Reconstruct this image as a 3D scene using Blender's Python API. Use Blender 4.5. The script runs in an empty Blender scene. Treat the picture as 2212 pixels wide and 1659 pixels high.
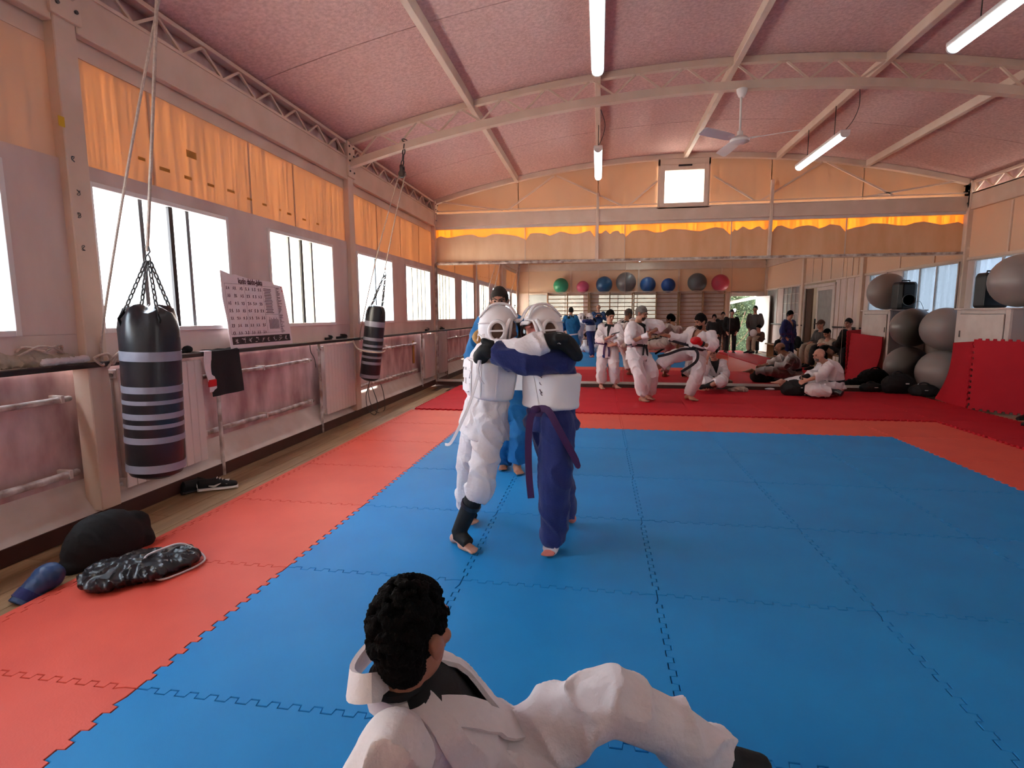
# Martial arts hall: foam puzzle mats, mirror wall, fighters. Units are metres; x along the mirror wall, y into the room.
import bpy, bmesh, math, random
import numpy as np
from mathutils import Vector, Matrix, noise
from mathutils.bvhtree import BVHTree
random.seed(7); rng = np.random.default_rng(7)
PI = math.pi
SC = bpy.context.scene
COL = SC.collection

# ---------------------------------------------------------------- camera, sky, exposure
cam_d = bpy.data.cameras.new('camera'); cam = bpy.data.objects.new('camera', cam_d); COL.objects.link(cam)
cam_d.sensor_width = 36.0; cam_d.lens = 36.0*1169.98/2212.0; cam_d.clip_start = 0.02; cam_d.clip_end = 200
yaw, pitch, roll = -0.15879, -0.126098, -0.003937
fw = Vector((math.sin(yaw)*math.cos(pitch), math.cos(yaw)*math.cos(pitch), math.sin(pitch)))
rt = Vector((math.cos(yaw), -math.sin(yaw), 0)); upv = rt.cross(fw)
rt2 = math.cos(roll)*rt + math.sin(roll)*upv; up2 = -math.sin(roll)*rt + math.cos(roll)*upv
R = Matrix((rt2, up2, -fw)).transposed().to_4x4()
cam.matrix_world = Matrix.Translation((1.69235, -2.62773, 1.38451)) @ R
SC.camera = cam

world = bpy.data.worlds.new('sky'); SC.world = world; world.use_nodes = True
wn = world.node_tree; wn.nodes.clear()
wo = wn.nodes.new('ShaderNodeOutputWorld'); wb = wn.nodes.new('ShaderNodeBackground')
tcn = wn.nodes.new('ShaderNodeTexCoord'); sx = wn.nodes.new('ShaderNodeSeparateXYZ'); rp = wn.nodes.new('ShaderNodeValToRGB')
wn.links.new(tcn.outputs['Generated'], sx.inputs[0]); wn.links.new(sx.outputs['Z'], rp.inputs[0])
rp.color_ramp.elements[0].position = 0.0; rp.color_ramp.elements[0].color = (1.0, .95, .90, 1)
rp.color_ramp.elements[1].position = 0.6; rp.color_ramp.elements[1].color = (.82, .91, 1.0, 1)
wn.links.new(rp.outputs[0], wb.inputs['Color']); wb.inputs['Strength'].default_value = 1.0
wn.links.new(wb.outputs[0], wo.inputs['Surface'])
sun_d = bpy.data.lights.new('sun', 'SUN'); sun = bpy.data.objects.new('sun', sun_d); COL.objects.link(sun)
sun_d.energy = 1.3; sun_d.angle = 0.02; sun_d.color = (1, .93, .82)
SUNDIR = Vector((0.0, -0.80, -0.62)).normalized()          # the sun stands behind the mirror wall
sun.rotation_euler = SUNDIR.to_track_quat('-Z', 'Y').to_euler()
SC.view_settings.view_transform = 'Standard'; SC.view_settings.look = 'None'
SC.view_settings.gamma = 1.0; SC.view_settings.use_curve_mapping = False
SC.view_settings.exposure = 4.7
cy = SC.cycles
cy.use_denoising = True
cy.max_bounces = 10; cy.diffuse_bounces = 6; cy.glossy_bounces = 5; cy.transmission_bounces = 6; cy.transparent_max_bounces = 12
cy.sample_clamp_indirect = 6.0; cy.caustics_reflective = False; cy.caustics_refractive = False

# ---------------------------------------------------------------- materials
def mat(name, col, rough=.6, var=None, vscale=4., bump=0., bscale=30., spec=.35, metal=0., stretch=(1,1,1), sheen=0., emit=None, estr=1., clear=0., warp=0.):
    m = bpy.data.materials.new(name); m.use_nodes = True
    nt = m.node_tree; b = nt.nodes['Principled BSDF']
    b.inputs['Base Color'].default_value = (*col, 1); b.inputs['Roughness'].default_value = rough
    b.inputs['Metallic'].default_value = metal; b.inputs['Specular IOR Level'].default_value = spec
    if sheen: b.inputs['Sheen Weight'].default_value = sheen
    if clear: b.inputs['Coat Weight'].default_value = clear; b.inputs['Coat Roughness'].default_value = .15
    if emit: b.inputs['Emission Color'].default_value = (*emit, 1); b.inputs['Emission Strength'].default_value = estr
    if var or bump:
        tc = nt.nodes.new('ShaderNodeTexCoord'); mp = nt.nodes.new('ShaderNodeMapping')
        mp.inputs['Scale'].default_value = stretch
        nt.links.new(tc.outputs['Object'], mp.inputs[0])
    if var:
        n = nt.nodes.new('ShaderNodeTexNoise'); n.inputs['Scale'].default_value = vscale; n.inputs['Detail'].default_value = 5
        n.inputs['Distortion'].default_value = warp
        r = nt.nodes.new('ShaderNodeValToRGB'); r.color_ramp.elements[0].position = .35; r.color_ramp.elements[1].position = .68
        r.color_ramp.elements[0].color = (*var, 1); r.color_ramp.elements[1].color = (*col, 1)
        nt.links.new(mp.outputs[0], n.inputs['Vector']); nt.links.new(n.outputs['Fac'], r.inputs[0]); nt.links.new(r.outputs[0], b.inputs['Base Color'])
    if bump:
        n2 = nt.nodes.new('ShaderNodeTexNoise'); n2.inputs['Scale'].default_value = bscale; n2.inputs['Detail'].default_value = 4
        bp = nt.nodes.new('ShaderNodeBump'); bp.inputs['Strength'].default_value = bump; bp.inputs['Distance'].default_value = .01
        nt.links.new(mp.outputs[0], n2.inputs['Vector']); nt.links.new(n2.outputs['Fac'], bp.inputs['Height']); nt.links.new(bp.outputs[0], b.inputs['Normal'])
    return m

def mat_sheet(name, dull, glow, trans=.5, edge=None):
    """plastic sheet lit through from outdoors: diffuse in front, translucent, with streaky dirt that blocks light"""
    m = bpy.data.materials.new(name); m.use_nodes = True; nt = m.node_tree; nt.nodes.clear()
    o = nt.nodes.new('ShaderNodeOutputMaterial'); d = nt.nodes.new('ShaderNodeBsdfDiffuse'); t = nt.nodes.new('ShaderNodeBsdfTranslucent'); mx = nt.nodes.new('ShaderNodeMixShader')
    tc = nt.nodes.new('ShaderNodeTexCoord'); mp = nt.nodes.new('ShaderNodeMapping'); mp.inputs['Scale'].default_value = (20, 20, .7)
    n = nt.nodes.new('ShaderNodeTexNoise'); n.inputs['Scale'].default_value = 1.6; n.inputs['Detail'].default_value = 6
    r = nt.nodes.new('ShaderNodeMapRange'); r.inputs[1].default_value = .3; r.inputs[2].default_value = .75; r.inputs[3].default_value = trans*.55; r.inputs[4].default_value = trans*1.35
    nt.links.new(tc.outputs['Object'], mp.inputs[0]); nt.links.new(mp.outputs[0], n.inputs['Vector']); nt.links.new(n.outputs['Fac'], r.inputs[0])
    nt.links.new(r.outputs[0], mx.inputs[0]); nt.links.new(d.outputs[0], mx.inputs[1]); nt.links.new(t.outputs[0], mx.inputs[2]); nt.links.new(mx.outputs[0], o.inputs[0])
    d.inputs['Color'].default_value = (*dull, 1); t.inputs['Color'].default_value = (*glow, 1)
    return m

def mat_pane(name, clear=.75, tint=(.95, .97, 1), dirt=(.75, .72, .68), streak=True, vs=14.):
    m = bpy.data.materials.new(name); m.use_nodes = True; nt = m.node_tree; nt.nodes.clear()
    o = nt.nodes.new('ShaderNodeOutputMaterial'); tr = nt.nodes.new('ShaderNodeBsdfTransparent'); tl = nt.nodes.new('ShaderNodeBsdfTranslucent'); gl = nt.nodes.new('ShaderNodeBsdfGlossy')
    tr.inputs[0].default_value = (*tint, 1); tl.inputs[0].default_value = (*dirt, 1); gl.inputs['Roughness'].default_value = .05
    mx = nt.nodes.new('ShaderNodeMixShader'); m2 = nt.nodes.new('ShaderNodeMixShader'); m2.inputs[0].default_value = .05
    if streak:
        tc = nt.nodes.new('ShaderNodeTexCoord'); mp = nt.nodes.new('ShaderNodeMapping'); mp.inputs['Scale'].default_value = (vs, vs, .5)
        n = nt.nodes.new('ShaderNodeTexNoise'); n.inputs['Scale'].default_value = 1.5; n.inputs['Detail'].default_value = 5
        r = nt.nodes.new('ShaderNodeMapRange'); r.inputs[1].default_value = .3; r.inputs[2].default_value = .7; r.inputs[3].default_value = min(1, (1-clear)*1.5); r.inputs[4].default_value = (1-clear)*.6
        nt.links.new(tc.outputs['Object'], mp.inputs[0]); nt.links.new(mp.outputs[0], n.inputs['Vector']); nt.links.new(n.outputs['Fac'], r.inputs[0]); nt.links.new(r.outputs[0], mx.inputs[0])
    else: mx.inputs[0].default_value = 1-clear
    nt.links.new(tr.outputs[0], mx.inputs[1]); nt.links.new(tl.outputs[0], mx.inputs[2])
    nt.links.new(mx.outputs[0], m2.inputs[1]); nt.links.new(gl.outputs[0], m2.inputs[2]); nt.links.new(m2.outputs[0], o.inputs[0])
    return m

def mat_wood(name, c1, c2, sc=(1, .07, 1), rough=.45, vscale=22):
    m = mat(name, c1, rough, var=c2, vscale=vscale, stretch=sc, bump=.05, bscale=40, spec=.4)
    return m

M = {}
M['wall'] = mat('painted_wall', (.75, .62, .56), .75, var=(.63, .49, .44), vscale=3.0, stretch=(1, 1, .35), bump=.1, bscale=25)
M['wall_low'] = mat('stained_lower_wall', (.84, .64, .64), .7, var=(.42, .25, .25), vscale=4.0, stretch=(1, 1, .45), bump=.15, bscale=30)
M['paint'] = mat('white_paint', (.70, .62, .57), .5, var=(.62, .53, .48), vscale=5, bump=.05, bscale=40)
M['peel'] = mat('peeling_white_paint', (.72, .66, .62), .55, var=(.25, .16, .13), vscale=9, bump=.2, bscale=20)
M['steel'] = mat('painted_steel', (.74, .59, .48), .5, var=(.66, .51, .40), vscale=3, bump=.05, bscale=30)
M['ceiling'] = mat('sprayed_ceiling', (.77, .51, .46), .9, var=(.60, .37, .33), vscale=30, bump=.6, bscale=70)
M['plank'] = mat_wood('floor_wood', (.36, .225, .115), (.24, .14, .07))
M['plank2'] = mat_wood('floor_wood_light', (.42, .27, .14), (.30, .18, .09))
M['brownbase'] = mat('brown_baseboard', (.085, .035, .028), .45, var=(.06, .025, .02), vscale=4)
M['darkwood'] = mat('dark_sill', (.03, .022, .02), .35, var=(.05, .035, .03), vscale=6)
M['blue'] = mat('blue_foam', (.016, .235, .57), .5, var=(.014, .21, .53), vscale=2.5, bump=.08, bscale=260, spec=.12)
M['red'] = mat('orange_red_foam', (.68, .095, .062), .5, var=(.62, .08, .055), vscale=2.5, bump=.1, bscale=120, spec=.18)
M['dred'] = mat('dark_red_foam', (.52, .022, .034), .6, var=(.47, .019, .03), vscale=2.5, bump=.06, bscale=160, spec=.08)
M['under'] = mat('foam_underside', (.03, .03, .035), .8)
M['sheet'] = mat_sheet('orange_sheet', (.62, .43, .30), (.70, .42, .21), .20)
M['sheet_bright'] = mat_sheet('bright_orange_sheet', (.66, .42, .15), (.92, .47, .10), .25)
M['sheet_pale'] = mat_sheet('pale_sheet', (.66, .49, .37), (.70, .45, .28), .10)
M['tape'] = mat('orange_tape', (.45, .19, .02), .5)
M['glass'] = mat_pane('clear_pane', .88, streak=False)
M['frost'] = mat_pane('streaked_pane', .52, tint=(1, .96, .90), dirt=(.82, .76, .66))
M['mullion'] = mat('grey_mullion', (.20, .21, .21), .6)
M['gable_pane'] = mat_pane('corrugated_pane', .0, dirt=(.55, .54, .52), streak=False)
M['frost_cool'] = mat_pane('cool_streaked_pane', .6, tint=(.9, .96, 1), dirt=(.70, .76, .82))
M['pane_dim'] = mat_pane('daylight_dimming_pane', .6, tint=(.19, .22, .26), dirt=(.15, .17, .19), vs=5.)  # dark tint in the glass stands in for dimmer daylight outside
M['blindpane'] = mat_pane('slatted_pane', .5, tint=(.30, .29, .27), dirt=(.16, .15, .14), vs=.5)
M['grime'] = mat('grey_pane', (.33, .32, .30), .4, var=(.26, .25, .24), vscale=6)
M['mirror'] = mat('mirror_glass', (.80, .79, .76), .0, metal=1.0)
M['black'] = mat('black_cloth', (.012, .012, .013), .75, bump=.2, bscale=60, spec=.3)
M['blackv'] = mat('black_vinyl', (.014, .014, .018), .32, bump=.12, bscale=30, spec=.5)
M['blackp'] = mat('black_plastic', (.012, .012, .014), .4)
M['silver'] = mat('silver_tape', (.30, .30, .36), .38, var=(.24, .24, .29), vscale=8, spec=.5)
M['iron'] = mat('dull_iron', (.10, .09, .085), .5, metal=.6)
M['zinc'] = mat('steel_chain', (.10, .095, .095), .6, spec=.2)
M['painted'] = mat('painted_over_sheet', (.84, .60, .41), .75, var=(.76, .50, .31), vscale=5, stretch=(1, 1, .3))
M['painted_o'] = mat('ochre_painted_sheet', (.82, .49, .28), .75, var=(.74, .41, .21), vscale=5, stretch=(1, 1, .3))
M['rope'] = mat('cotton_rope', (.62, .51, .43), .85, var=(.48, .38, .31), vscale=60, bump=.4, bscale=200)
M['white'] = mat('white_plastic', (.78, .75, .72), .35)
M['radiator'] = mat('radiator_enamel', (.70, .61, .57), .38)
M['lamp'] = mat('lamp_diffuser', (.8, .85, .85), .4, emit=(.80, .97, 1.0), estr=.55)
M['gi'] = mat('white_cotton', (.74, .69, .71), .85, var=(.69, .64, .66), vscale=10, bump=.45, bscale=55)
M['giw'] = mat('cream_cotton', (.72, .67, .62), .85, var=(.66, .60, .55), vscale=10, bump=.28, bscale=90)
M['padw'] = mat('white_vinyl_pad', (.76, .72, .74), .5, bump=.08, bscale=60)
M['navy'] = mat('navy_cotton', (.014, .024, .14), .8, var=(.011, .019, .115), vscale=12, bump=.3, bscale=110, sheen=.15)
M['bluegi'] = mat('bright_blue_cotton', (.012, .145, .36), .8, var=(.010, .12, .31), vscale=12, bump=.3, bscale=110)
M['purple'] = mat('purple_belt_cloth', (.055, .014, .075), .7, bump=.2, bscale=200)
M['bbelt'] = mat('black_belt_cloth', (.018, .014, .02), .7, bump=.2, bscale=200)
M['skin'] = mat('skin', (.56, .30, .22), .5, var=(.50, .25, .18), vscale=12, bump=.05, bscale=120, spec=.4)
M['skind'] = mat('tanned_skin', (.42, .20, .13), .5, var=(.36, .16, .10), vscale=12, bump=.05, bscale=120)
M['skinr'] = mat('flushed_skin', (.62, .20, .17), .45, var=(.52, .15, .12), vscale=12)
M['hair'] = mat('black_hair', (.006, .005, .005), .85, bump=.7, bscale=160, stretch=(1, 1, .5), spec=.08)
M['hairb'] = mat('dark_brown_hair', (.020, .013, .009), .8, bump=.7, bscale=160, stretch=(1, 1, .4))
M['hairg'] = mat('grey_hair', (.20, .18, .16), .6, var=(.09, .08, .07), vscale=60, bump=.6, bscale=160, stretch=(1, 1, .4))
M['eye'] = mat('eye', (.02, .015, .012), .2)
M['lip'] = mat('lips', (.38, .12, .10), .5)
M['redglove'] = mat('red_vinyl', (.55, .012, .018), .35, bump=.05, bscale=60)
M['blueglove'] = mat('blue_vinyl', (.025, .075, .21), .38, var=(.018, .055, .16), vscale=9, bump=.2, bscale=25, spec=.5)
M['visor'] = None
M['hedge'] = mat('dark_hedge', (.008, .016, .006), .9, var=(.014, .026, .009), vscale=9)
M['green'] = mat('leaf_green', (.02, .05, .012), .5, var=(.10, .12, .04), vscale=7)
M['ground'] = mat('pale_ground', (.50, .46, .40), .9, var=(.40, .37, .32), vscale=1)
M['denim'] = mat('dark_denim', (.03, .035, .05), .8, bump=.2, bscale=120)
M['greycloth'] = mat('grey_cloth', (.10, .095, .095), .8, bump=.2, bscale=90)
M['beige'] = mat('beige_cloth', (.50, .42, .34), .85, var=(.42, .34, .27), vscale=9, bump=.3, bscale=80)
M['brownc'] = mat('brown_cloth', (.10, .05, .035), .8, bump=.2, bscale=90)
M['bluejacket'] = mat('blue_jacket', (.03, .075, .20), .7, bump=.2, bscale=90)
M['ballgrey'] = mat('grey_rubber', (.30, .255, .235), .34, var=(.26, .22, .205), vscale=2, spec=.5)
M['poster'] = mat('poster_paper', (.86, .76, .77), .6, var=(.80, .69, .70), vscale=5)
M['ink'] = mat('poster_ink', (.10, .04, .05), .7)
M['inkb'] = mat('poster_black_band', (.025, .015, .017), .6, var=(.045, .03, .03), vscale=30)
M['inkp'] = mat('poster_pale_print', (.62, .52, .52), .7)
M['yellow'] = mat('yellow_wall', (.62, .42, .03), .7)
M['brick'] = mat('red_terracotta', (.35, .12, .07), .8)
M['barwood'] = mat('beech_bars', (.40, .23, .12), .5, var=(.33, .18, .09), vscale=10)
def visor():
    m = bpy.data.materials.new('clear_visor'); m.use_nodes = True; nt = m.node_tree; nt.nodes.clear()
    o = nt.nodes.new('ShaderNodeOutputMaterial'); t = nt.nodes.new('ShaderNodeBsdfTransparent'); g = nt.nodes.new('ShaderNodeBsdfGlossy'); mx = nt.nodes.new('ShaderNodeMixShader')
    fr = nt.nodes.new('ShaderNodeFresnel'); fr.inputs[0].default_value = 1.45
    g.inputs['Roughness'].default_value = .04; t.inputs[0].default_value = (.90, .92, .95, 1)
    nt.links.new(fr.outputs[0], mx.inputs[0]); nt.links.new(t.outputs[0], mx.inputs[1]); nt.links.new(g.outputs[0], mx.inputs[2]); nt.links.new(mx.outputs[0], o.inputs[0])
    return m
M['visor'] = visor()

# ---------------------------------------------------------------- mesh helpers
WL = {}                                                             # world location of every object that parents parts
def v3(p): return np.array(p, float)
def nrm(v): v = v3(v); return v/max(1e-9, np.linalg.norm(v))
def lerp(a, b, t): return v3(a)*(1-t)+v3(b)*t
def cr(pts, k=4):
    """smooth a polyline (Catmull-Rom), k segments per span"""
    P = [v3(p) for p in pts]; out = []
    for i in range(len(P)-1):
        p0 = P[max(0, i-1)]; p1 = P[i]; p2 = P[i+1]; p3 = P[min(len(P)-1, i+2)]
        for j in range(k):
            t = j/k
            out.append(.5*((2*p1)+(-p0+p2)*t+(2*p0-5*p1+4*p2-p3)*t*t+(-p0+3*p1-3*p2+p3)*t**3))
    out.append(P[-1]); return out

class G:
    """collects shapes for one mesh"""
    def __init__(s): s.v = []; s.f = []
    def add(s, vs, fs):
        n = len(s.v); s.v += [tuple(map(float, v)) for v in vs]; s.f += [tuple(i+n for i in f) for f in fs]; return s
    def boxM(s, c, ax, ay, az, h):
        c = v3(c); vs = []
        for k in (-1, 1):
            for j in (-1, 1):
                for i in (-1, 1): vs.append(c+v3(ax)*i*h[0]+v3(ay)*j*h[1]+v3(az)*k*h[2])
        return s.add(vs, [(0, 2, 3, 1), (4, 5, 7, 6), (0, 1, 5, 4), (2, 6, 7, 3), (0, 4, 6, 2), (1, 3, 7, 5)])
    def box(s, lo, hi):
        lo = v3(lo); hi = v3(hi)
        return s.boxM((lo+hi)/2, (1, 0, 0), (0, 1, 0), (0, 0, 1), (hi-lo)/2)
    def bar(s, a, b, w, h, up=(0, 0, 1)):
        a = v3(a); b = v3(b); d = nrm(b-a); l = np.cross(d, up)
        if np.linalg.norm(l) < 1e-3: l = np.cross(d, (1, 0, 0))
        l = nrm(l); u = np.cross(l, d)
        return s.boxM((a+b)/2, d, l, u, (np.linalg.norm(b-a)/2, w/2, h/2))
    def rings(s, rings, cap=True, closed=False):
        n = len(rings[0]); base = len(s.v); m = len(rings)
        vs = [p for r in rings for p in r]; fs = []
        for i in range(m if closed else m-1):
            j = (i+1) % m
            for k in range(n):
                fs.append((i*n+k, i*n+(k+1) % n, j*n+(k+1) % n, j*n+k))
        if cap and not closed:
            fs.append(tuple(range(n))[::-1]); fs.append(tuple((m-1)*n+k for k in range(n)))
        return s.add(vs, fs)
    def tube(s, pts, r, n=10, cap='round', closed=False, up=None, flat=1.0):
        P = [v3(p) for p in pts]; m = len(P)
        rr = list(r) if hasattr(r, '__len__') else [r]*m
        if len(rr) != m:
            x = np.linspace(0, 1, len(rr)); rr = list(np.interp(np.linspace(0, 1, m), x, rr))
        T = []
        for i in range(m):
            a = P[(i-1) % m] if closed else P[max(0, i-1)]; b = P[(i+1) % m] if closed else P[min(m-1, i+1)]
            T.append(nrm(b-a))
        u = v3(up) if up is not None else (np.array([0, 0, 1.]) if abs(T[0][2]) < .9 else np.array([1., 0, 0]))
        u = nrm(u-T[0]*(u@T[0])); rings = []
        def ring(c, t, u, rad): w = np.cross(t, u); return [c+rad*(math.cos(2*PI*k/n)*u*flat+math.sin(2*PI*k/n)*w) for k in range(n)]
        for i in range(m):
            if up is not None: u = v3(up)
            u = nrm(u-T[i]*(u@T[i]))
            if i == 0 and cap == 'round' and not closed:
                for a in (.92, .6): rings.append(ring(P[0]-T[0]*rr[0]*a, T[0], u, rr[0]*math.sqrt(max(.02, 1-a*a))))
            rings.append(ring(P[i], T[i], u, rr[i]))
            if i == m-1 and cap == 'round' and not closed:
                for a in (.6, .92): rings.append(ring(P[i]+T[i]*rr[i]*a, T[i], u, rr[i]*math.sqrt(max(.02, 1-a*a))))
        return s.rings(rings, True, closed)
    def ell(s, c, r, ax=None, n=14, m=9):
        c = v3(c); ax = np.eye(3) if ax is None else np.array(ax, float); r = (r, r, r) if not hasattr(r, '__len__') else r
        rings = []
        for i in range(m+1):
            th = PI*(i+.0)/m; th = min(max(th, .12), PI-.12)
            rings.append([c+ax[0]*r[0]*math.sin(th)*math.cos(2*PI*k/n)+ax[1]*r[1]*math.sin(th)*math.sin(2*PI*k/n)-ax[2]*r[2]*math.cos(th) for k in range(n)])
        return s.rings(rings)
    def lathe(s, prof, c=(0, 0, 0), n=24, ax=None, sq=(1, 1)):
        """prof: (radius, height) pairs about the third axis"""
        c = v3(c); ax = np.eye(3) if ax is None else np.array(ax, float)
        return s.rings([[c+ax[0]*r*sq[0]*math.cos(2*PI*k/n)+ax[1]*r*sq[1]*math.sin(2*PI*k/n)+ax[2]*h for k in range(n)] for r, h in prof])
    def ribbon(s, pts, nrms, w, t, closed=False):
        P = [v3(p) for p in pts]; m = len(P); rings = []
        for i in range(m):
            a = P[(i-1) % m] if closed else P[max(0, i-1)]; b = P[(i+1) % m] if closed else P[min(m-1, i+1)]
            d = nrm(b-a); N = nrm(v3(nrms[i])-d*(v3(nrms[i])@d)); l = np.cross(d, N); ww = w[i] if hasattr(w, '__len__') else w
            rings.append([P[i]+l*ww/2-N*t/2, P[i]+l*ww/2+N*t/2, P[i]-l*ww/2+N*t/2, P[i]-l*ww/2-N*t/2])
        return s.rings(rings, True, closed)
    def prism(s, poly, z0, z1):
        n = len(poly)
        vs = [(p[0], p[1], z0) for p in poly]+[(p[0], p[1], z1) for p in poly]
        return s.add(vs, [tuple(range(n))[::-1], tuple(range(n, 2*n))]+[(i, (i+1) % n, (i+1) % n+n, i+n) for i in range(n)])
    def build(s, name, m, parent=None, smooth=True, bevel=0., props=None, fix=True):
        off = WL.get(parent, np.zeros(3)) if parent is not None else np.zeros(3)
        me = bpy.data.meshes.new(name)
        me.from_pydata([tuple(v3(v)-off) for v in s.v], [], s.f); me.validate()
        if fix or bevel:
            bm = bmesh.new(); bm.from_mesh(me)
            if bevel: bmesh.ops.bevel(bm, geom=list(bm.edges), offset=bevel, segments=1, affect='EDGES', clamp_overlap=True)
            bmesh.ops.recalc_face_normals(bm, faces=bm.faces); bm.to_mesh(me); bm.free()
        return link(name, me, m, parent, smooth, props)
def link(name, me, m, parent=None, smooth=True, props=None):
    if m is not None and not me.materials: me.materials.append(m)
    if smooth and len(me.polygons):
        me.polygons.foreach_set('use_smooth', [True]*len(me.polygons))
        try: me.set_sharp_from_angle(angle=math.radians(40))
        except Exception: pass
    o = bpy.data.objects.new(name, me); COL.objects.link(o)
    if parent is not None: o.parent = parent; WL[o] = WL.get(parent, np.zeros(3))
    if props:
        for k, v in props.items(): o[k] = v
    return o
def tag(o, label=None, cat=None, group=None, kind=None):
    if label: o['label'] = label
    if cat: o['category'] = cat
    if group: o['group'] = group
    if kind: o['kind'] = kind
    return o
def thing(name, loc, label=None, cat=None, group=None, kind=None):
    o = bpy.data.objects.new(name, None); COL.objects.link(o); o.location = loc; o.empty_display_size = .1; WL[o] = v3(loc)
    return tag(o, label, cat, group, kind)
def dup(root, loc=None, label=None, rz=None):
    r = root.copy(); COL.objects.link(r)
    if loc is not None: r.location = loc
    if rz is not None: r.rotation_euler = (0, 0, rz)
    if label: r['label'] = label
    for ch in root.children:
        c = ch.copy(); COL.objects.link(c); c.parent = r
        for g in ch.children:
            d = g.copy(); COL.objects.link(d); d.parent = c
    return r
def struct(name, loc=(0, 0, 0), label=None): return thing(name, loc, label, kind='structure')

# ---------------------------------------------------------------- the hall shell
XL, XR, YB, YF = -1.6, 7.95, -3.4, 8.15                             # left wall, right wall, wall behind the photographer, mirror wall
MY = 8.05                                                           # mirror face
def zc(x): return 3.64+.67*(1-((x-3.18)/4.8)**2)                    # underside of the vaulted ceiling
COLY = [.45, 4.33, 8.1, -3.4]
# floor: boards left free beside the mats, a slab under the rest
fl = struct('floor')
G().box((XL-.2, YB-.2, -.10), (XR+.2, YF+.2, -.045)).build('floor_slab', M['brownbase'], fl)
pm = {}
def plank_mesh(l, w, m):
    g = G(); g.box((-w/2+.0015, -l/2+.0015, -.02), (w/2-.0015, l/2-.0015, 0)); o = g.build('plank', m, None, False, .0012); me = o.data; bpy.data.objects.remove(o); return me
pl = [plank_mesh(1.30, .16, M['plank']), plank_mesh(1.30, .16, M['plank2'])]
def planks(x0, n, y0, y1):
    for i in range(n):
        y = y0-(.65*(i % 2))-random.random()*.3
        while y < y1:
            if y+1.3 < y1+.2:
                o = bpy.data.objects.new('plank', random.choice(pl)); COL.objects.link(o); o.parent = fl; o.location = (x0+.16*(i+.5), y+.65, -.02)
            y += 1.3
planks(-1.62, 5, -2.6, 8.1); planks(7.06, 6, -2.0, 7.9)

# ---- left wall: plinth, recessed lower panels, sill, piers, windows, sheets, beam, truss
WA = [(-3.15, -1.85), (-1.36, .03), (.54, 1.90), (2.49, 3.85), (4.52, 5.84), (6.42, 7.82)]   # window spans along y
WZ0, WZ1 = 1.275, 2.265
wl = struct('wall_left')
G().add([(-1.6, YB, .085), (-1.6, YF, .085), (-1.76, YF, .30), (-1.76, YB, .30), (-1.9, YB, .085), (-1.9, YF, .085), (-1.9, YF, .30), (-1.9, YB, .30)],
        [(0, 1, 2, 3), (0, 4, 5, 1), (3, 2, 6, 7), (4, 7, 6, 5), (0, 3, 7, 4), (1, 5, 6, 2)]).build('sloped_plinth', M['paint'], wl, False)
ys = [YB]+[y for y in sorted(COLY) if YB < y < YF]+[YF]
for a, b in zip(ys[:-1], ys[1:]):
    G().box((-1.86, a, .29), (-1.755, b, 1.07)).build('lower_panel', M['wall_low'], wl, False)
G().box((-1.72, YB, 1.09), (-1.615, YF, WZ0+.004)).build('window_ledge_panel', M['wall'], wl, False)
edges = [YB]+[v for ab in WA for v in ab]+[YF]
for a, b in zip(edges[0::2], edges[1::2]):
    G().box((-1.70, a-.004, WZ0-.0), (-1.612, b+.004, WZ1)).build('pier_panel', M['wall'], wl, False, .003)
G().box((-1.70, YB, WZ1-.004), (-1.612, YF, 2.36)).build('lintel_panel', M['wall'], wl, False)
G().box((-1.70, YB, 3.03), (-1.625, YF, 3.46)).build('head_rail', M['steel'], wl, False)
G().box((-1.95, YB, 3.62), (-1.62, YF, 3.70)).build('eaves_board', M['steel'], wl, False)
G().box((-1.80, YB, 3.44), (-1.70, YF, 3.66)).build('eaves_backing', M['wall_low'], wl, False)
bb = struct('baseboard_left'); G().box((-1.63, YB, -.02), (-1.598, YF, .088)).build('board', M['brownbase'], bb, False, .003)
for n_, (a, b) in enumerate(WA):
    w = struct('window_%d' % (n_+1)); z0, z1 = WZ0, WZ1
    f = G(); t = .035
    for lo, hi in (((-1.66, a, z0), (-1.595, a+t, z1)), ((-1.66, b-t, z0), (-1.595, b, z1)), ((-1.66, a+t, z0), (-1.595, b-t, z0+t)), ((-1.66, a+t, z1-t), (-1.595, b-t, z1))):
        G().box(lo, hi).build('frame_bar', M['white'], w, False, .003)
    mull = {2: (.97, 1.255, 1.43), 3: (2.90, 3.15, 3.37), 4: (5.19,), 5: (6.82, 7.11, 7.33, 7.55)}.get(n_, (a+.45, a+.9))
    dark = {2: 1, 3: 1}.get(n_, -1)
    for k, y in enumerate(mull):
        wd = .04 if k == dark else .036
        G().box((-1.655, y-wd/2, z0+t), (-1.62, y+wd/2, z1-t)).build('mullion', M['blackp'] if k == dark else M['mullion'], w, False)
    segs = [a+t]+list(mull)+[b-t]
    for y0, y1 in zip(segs[:-1], segs[1:]):
        G().box((-1.645, y0+.005, z0+t), (-1.640, y1-.005, z1-t)).build('pane', M['glass'] if n_ == 2 else (M['frost_cool'] if n_ in (4, 1) else M['frost']), w, False)
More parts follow.
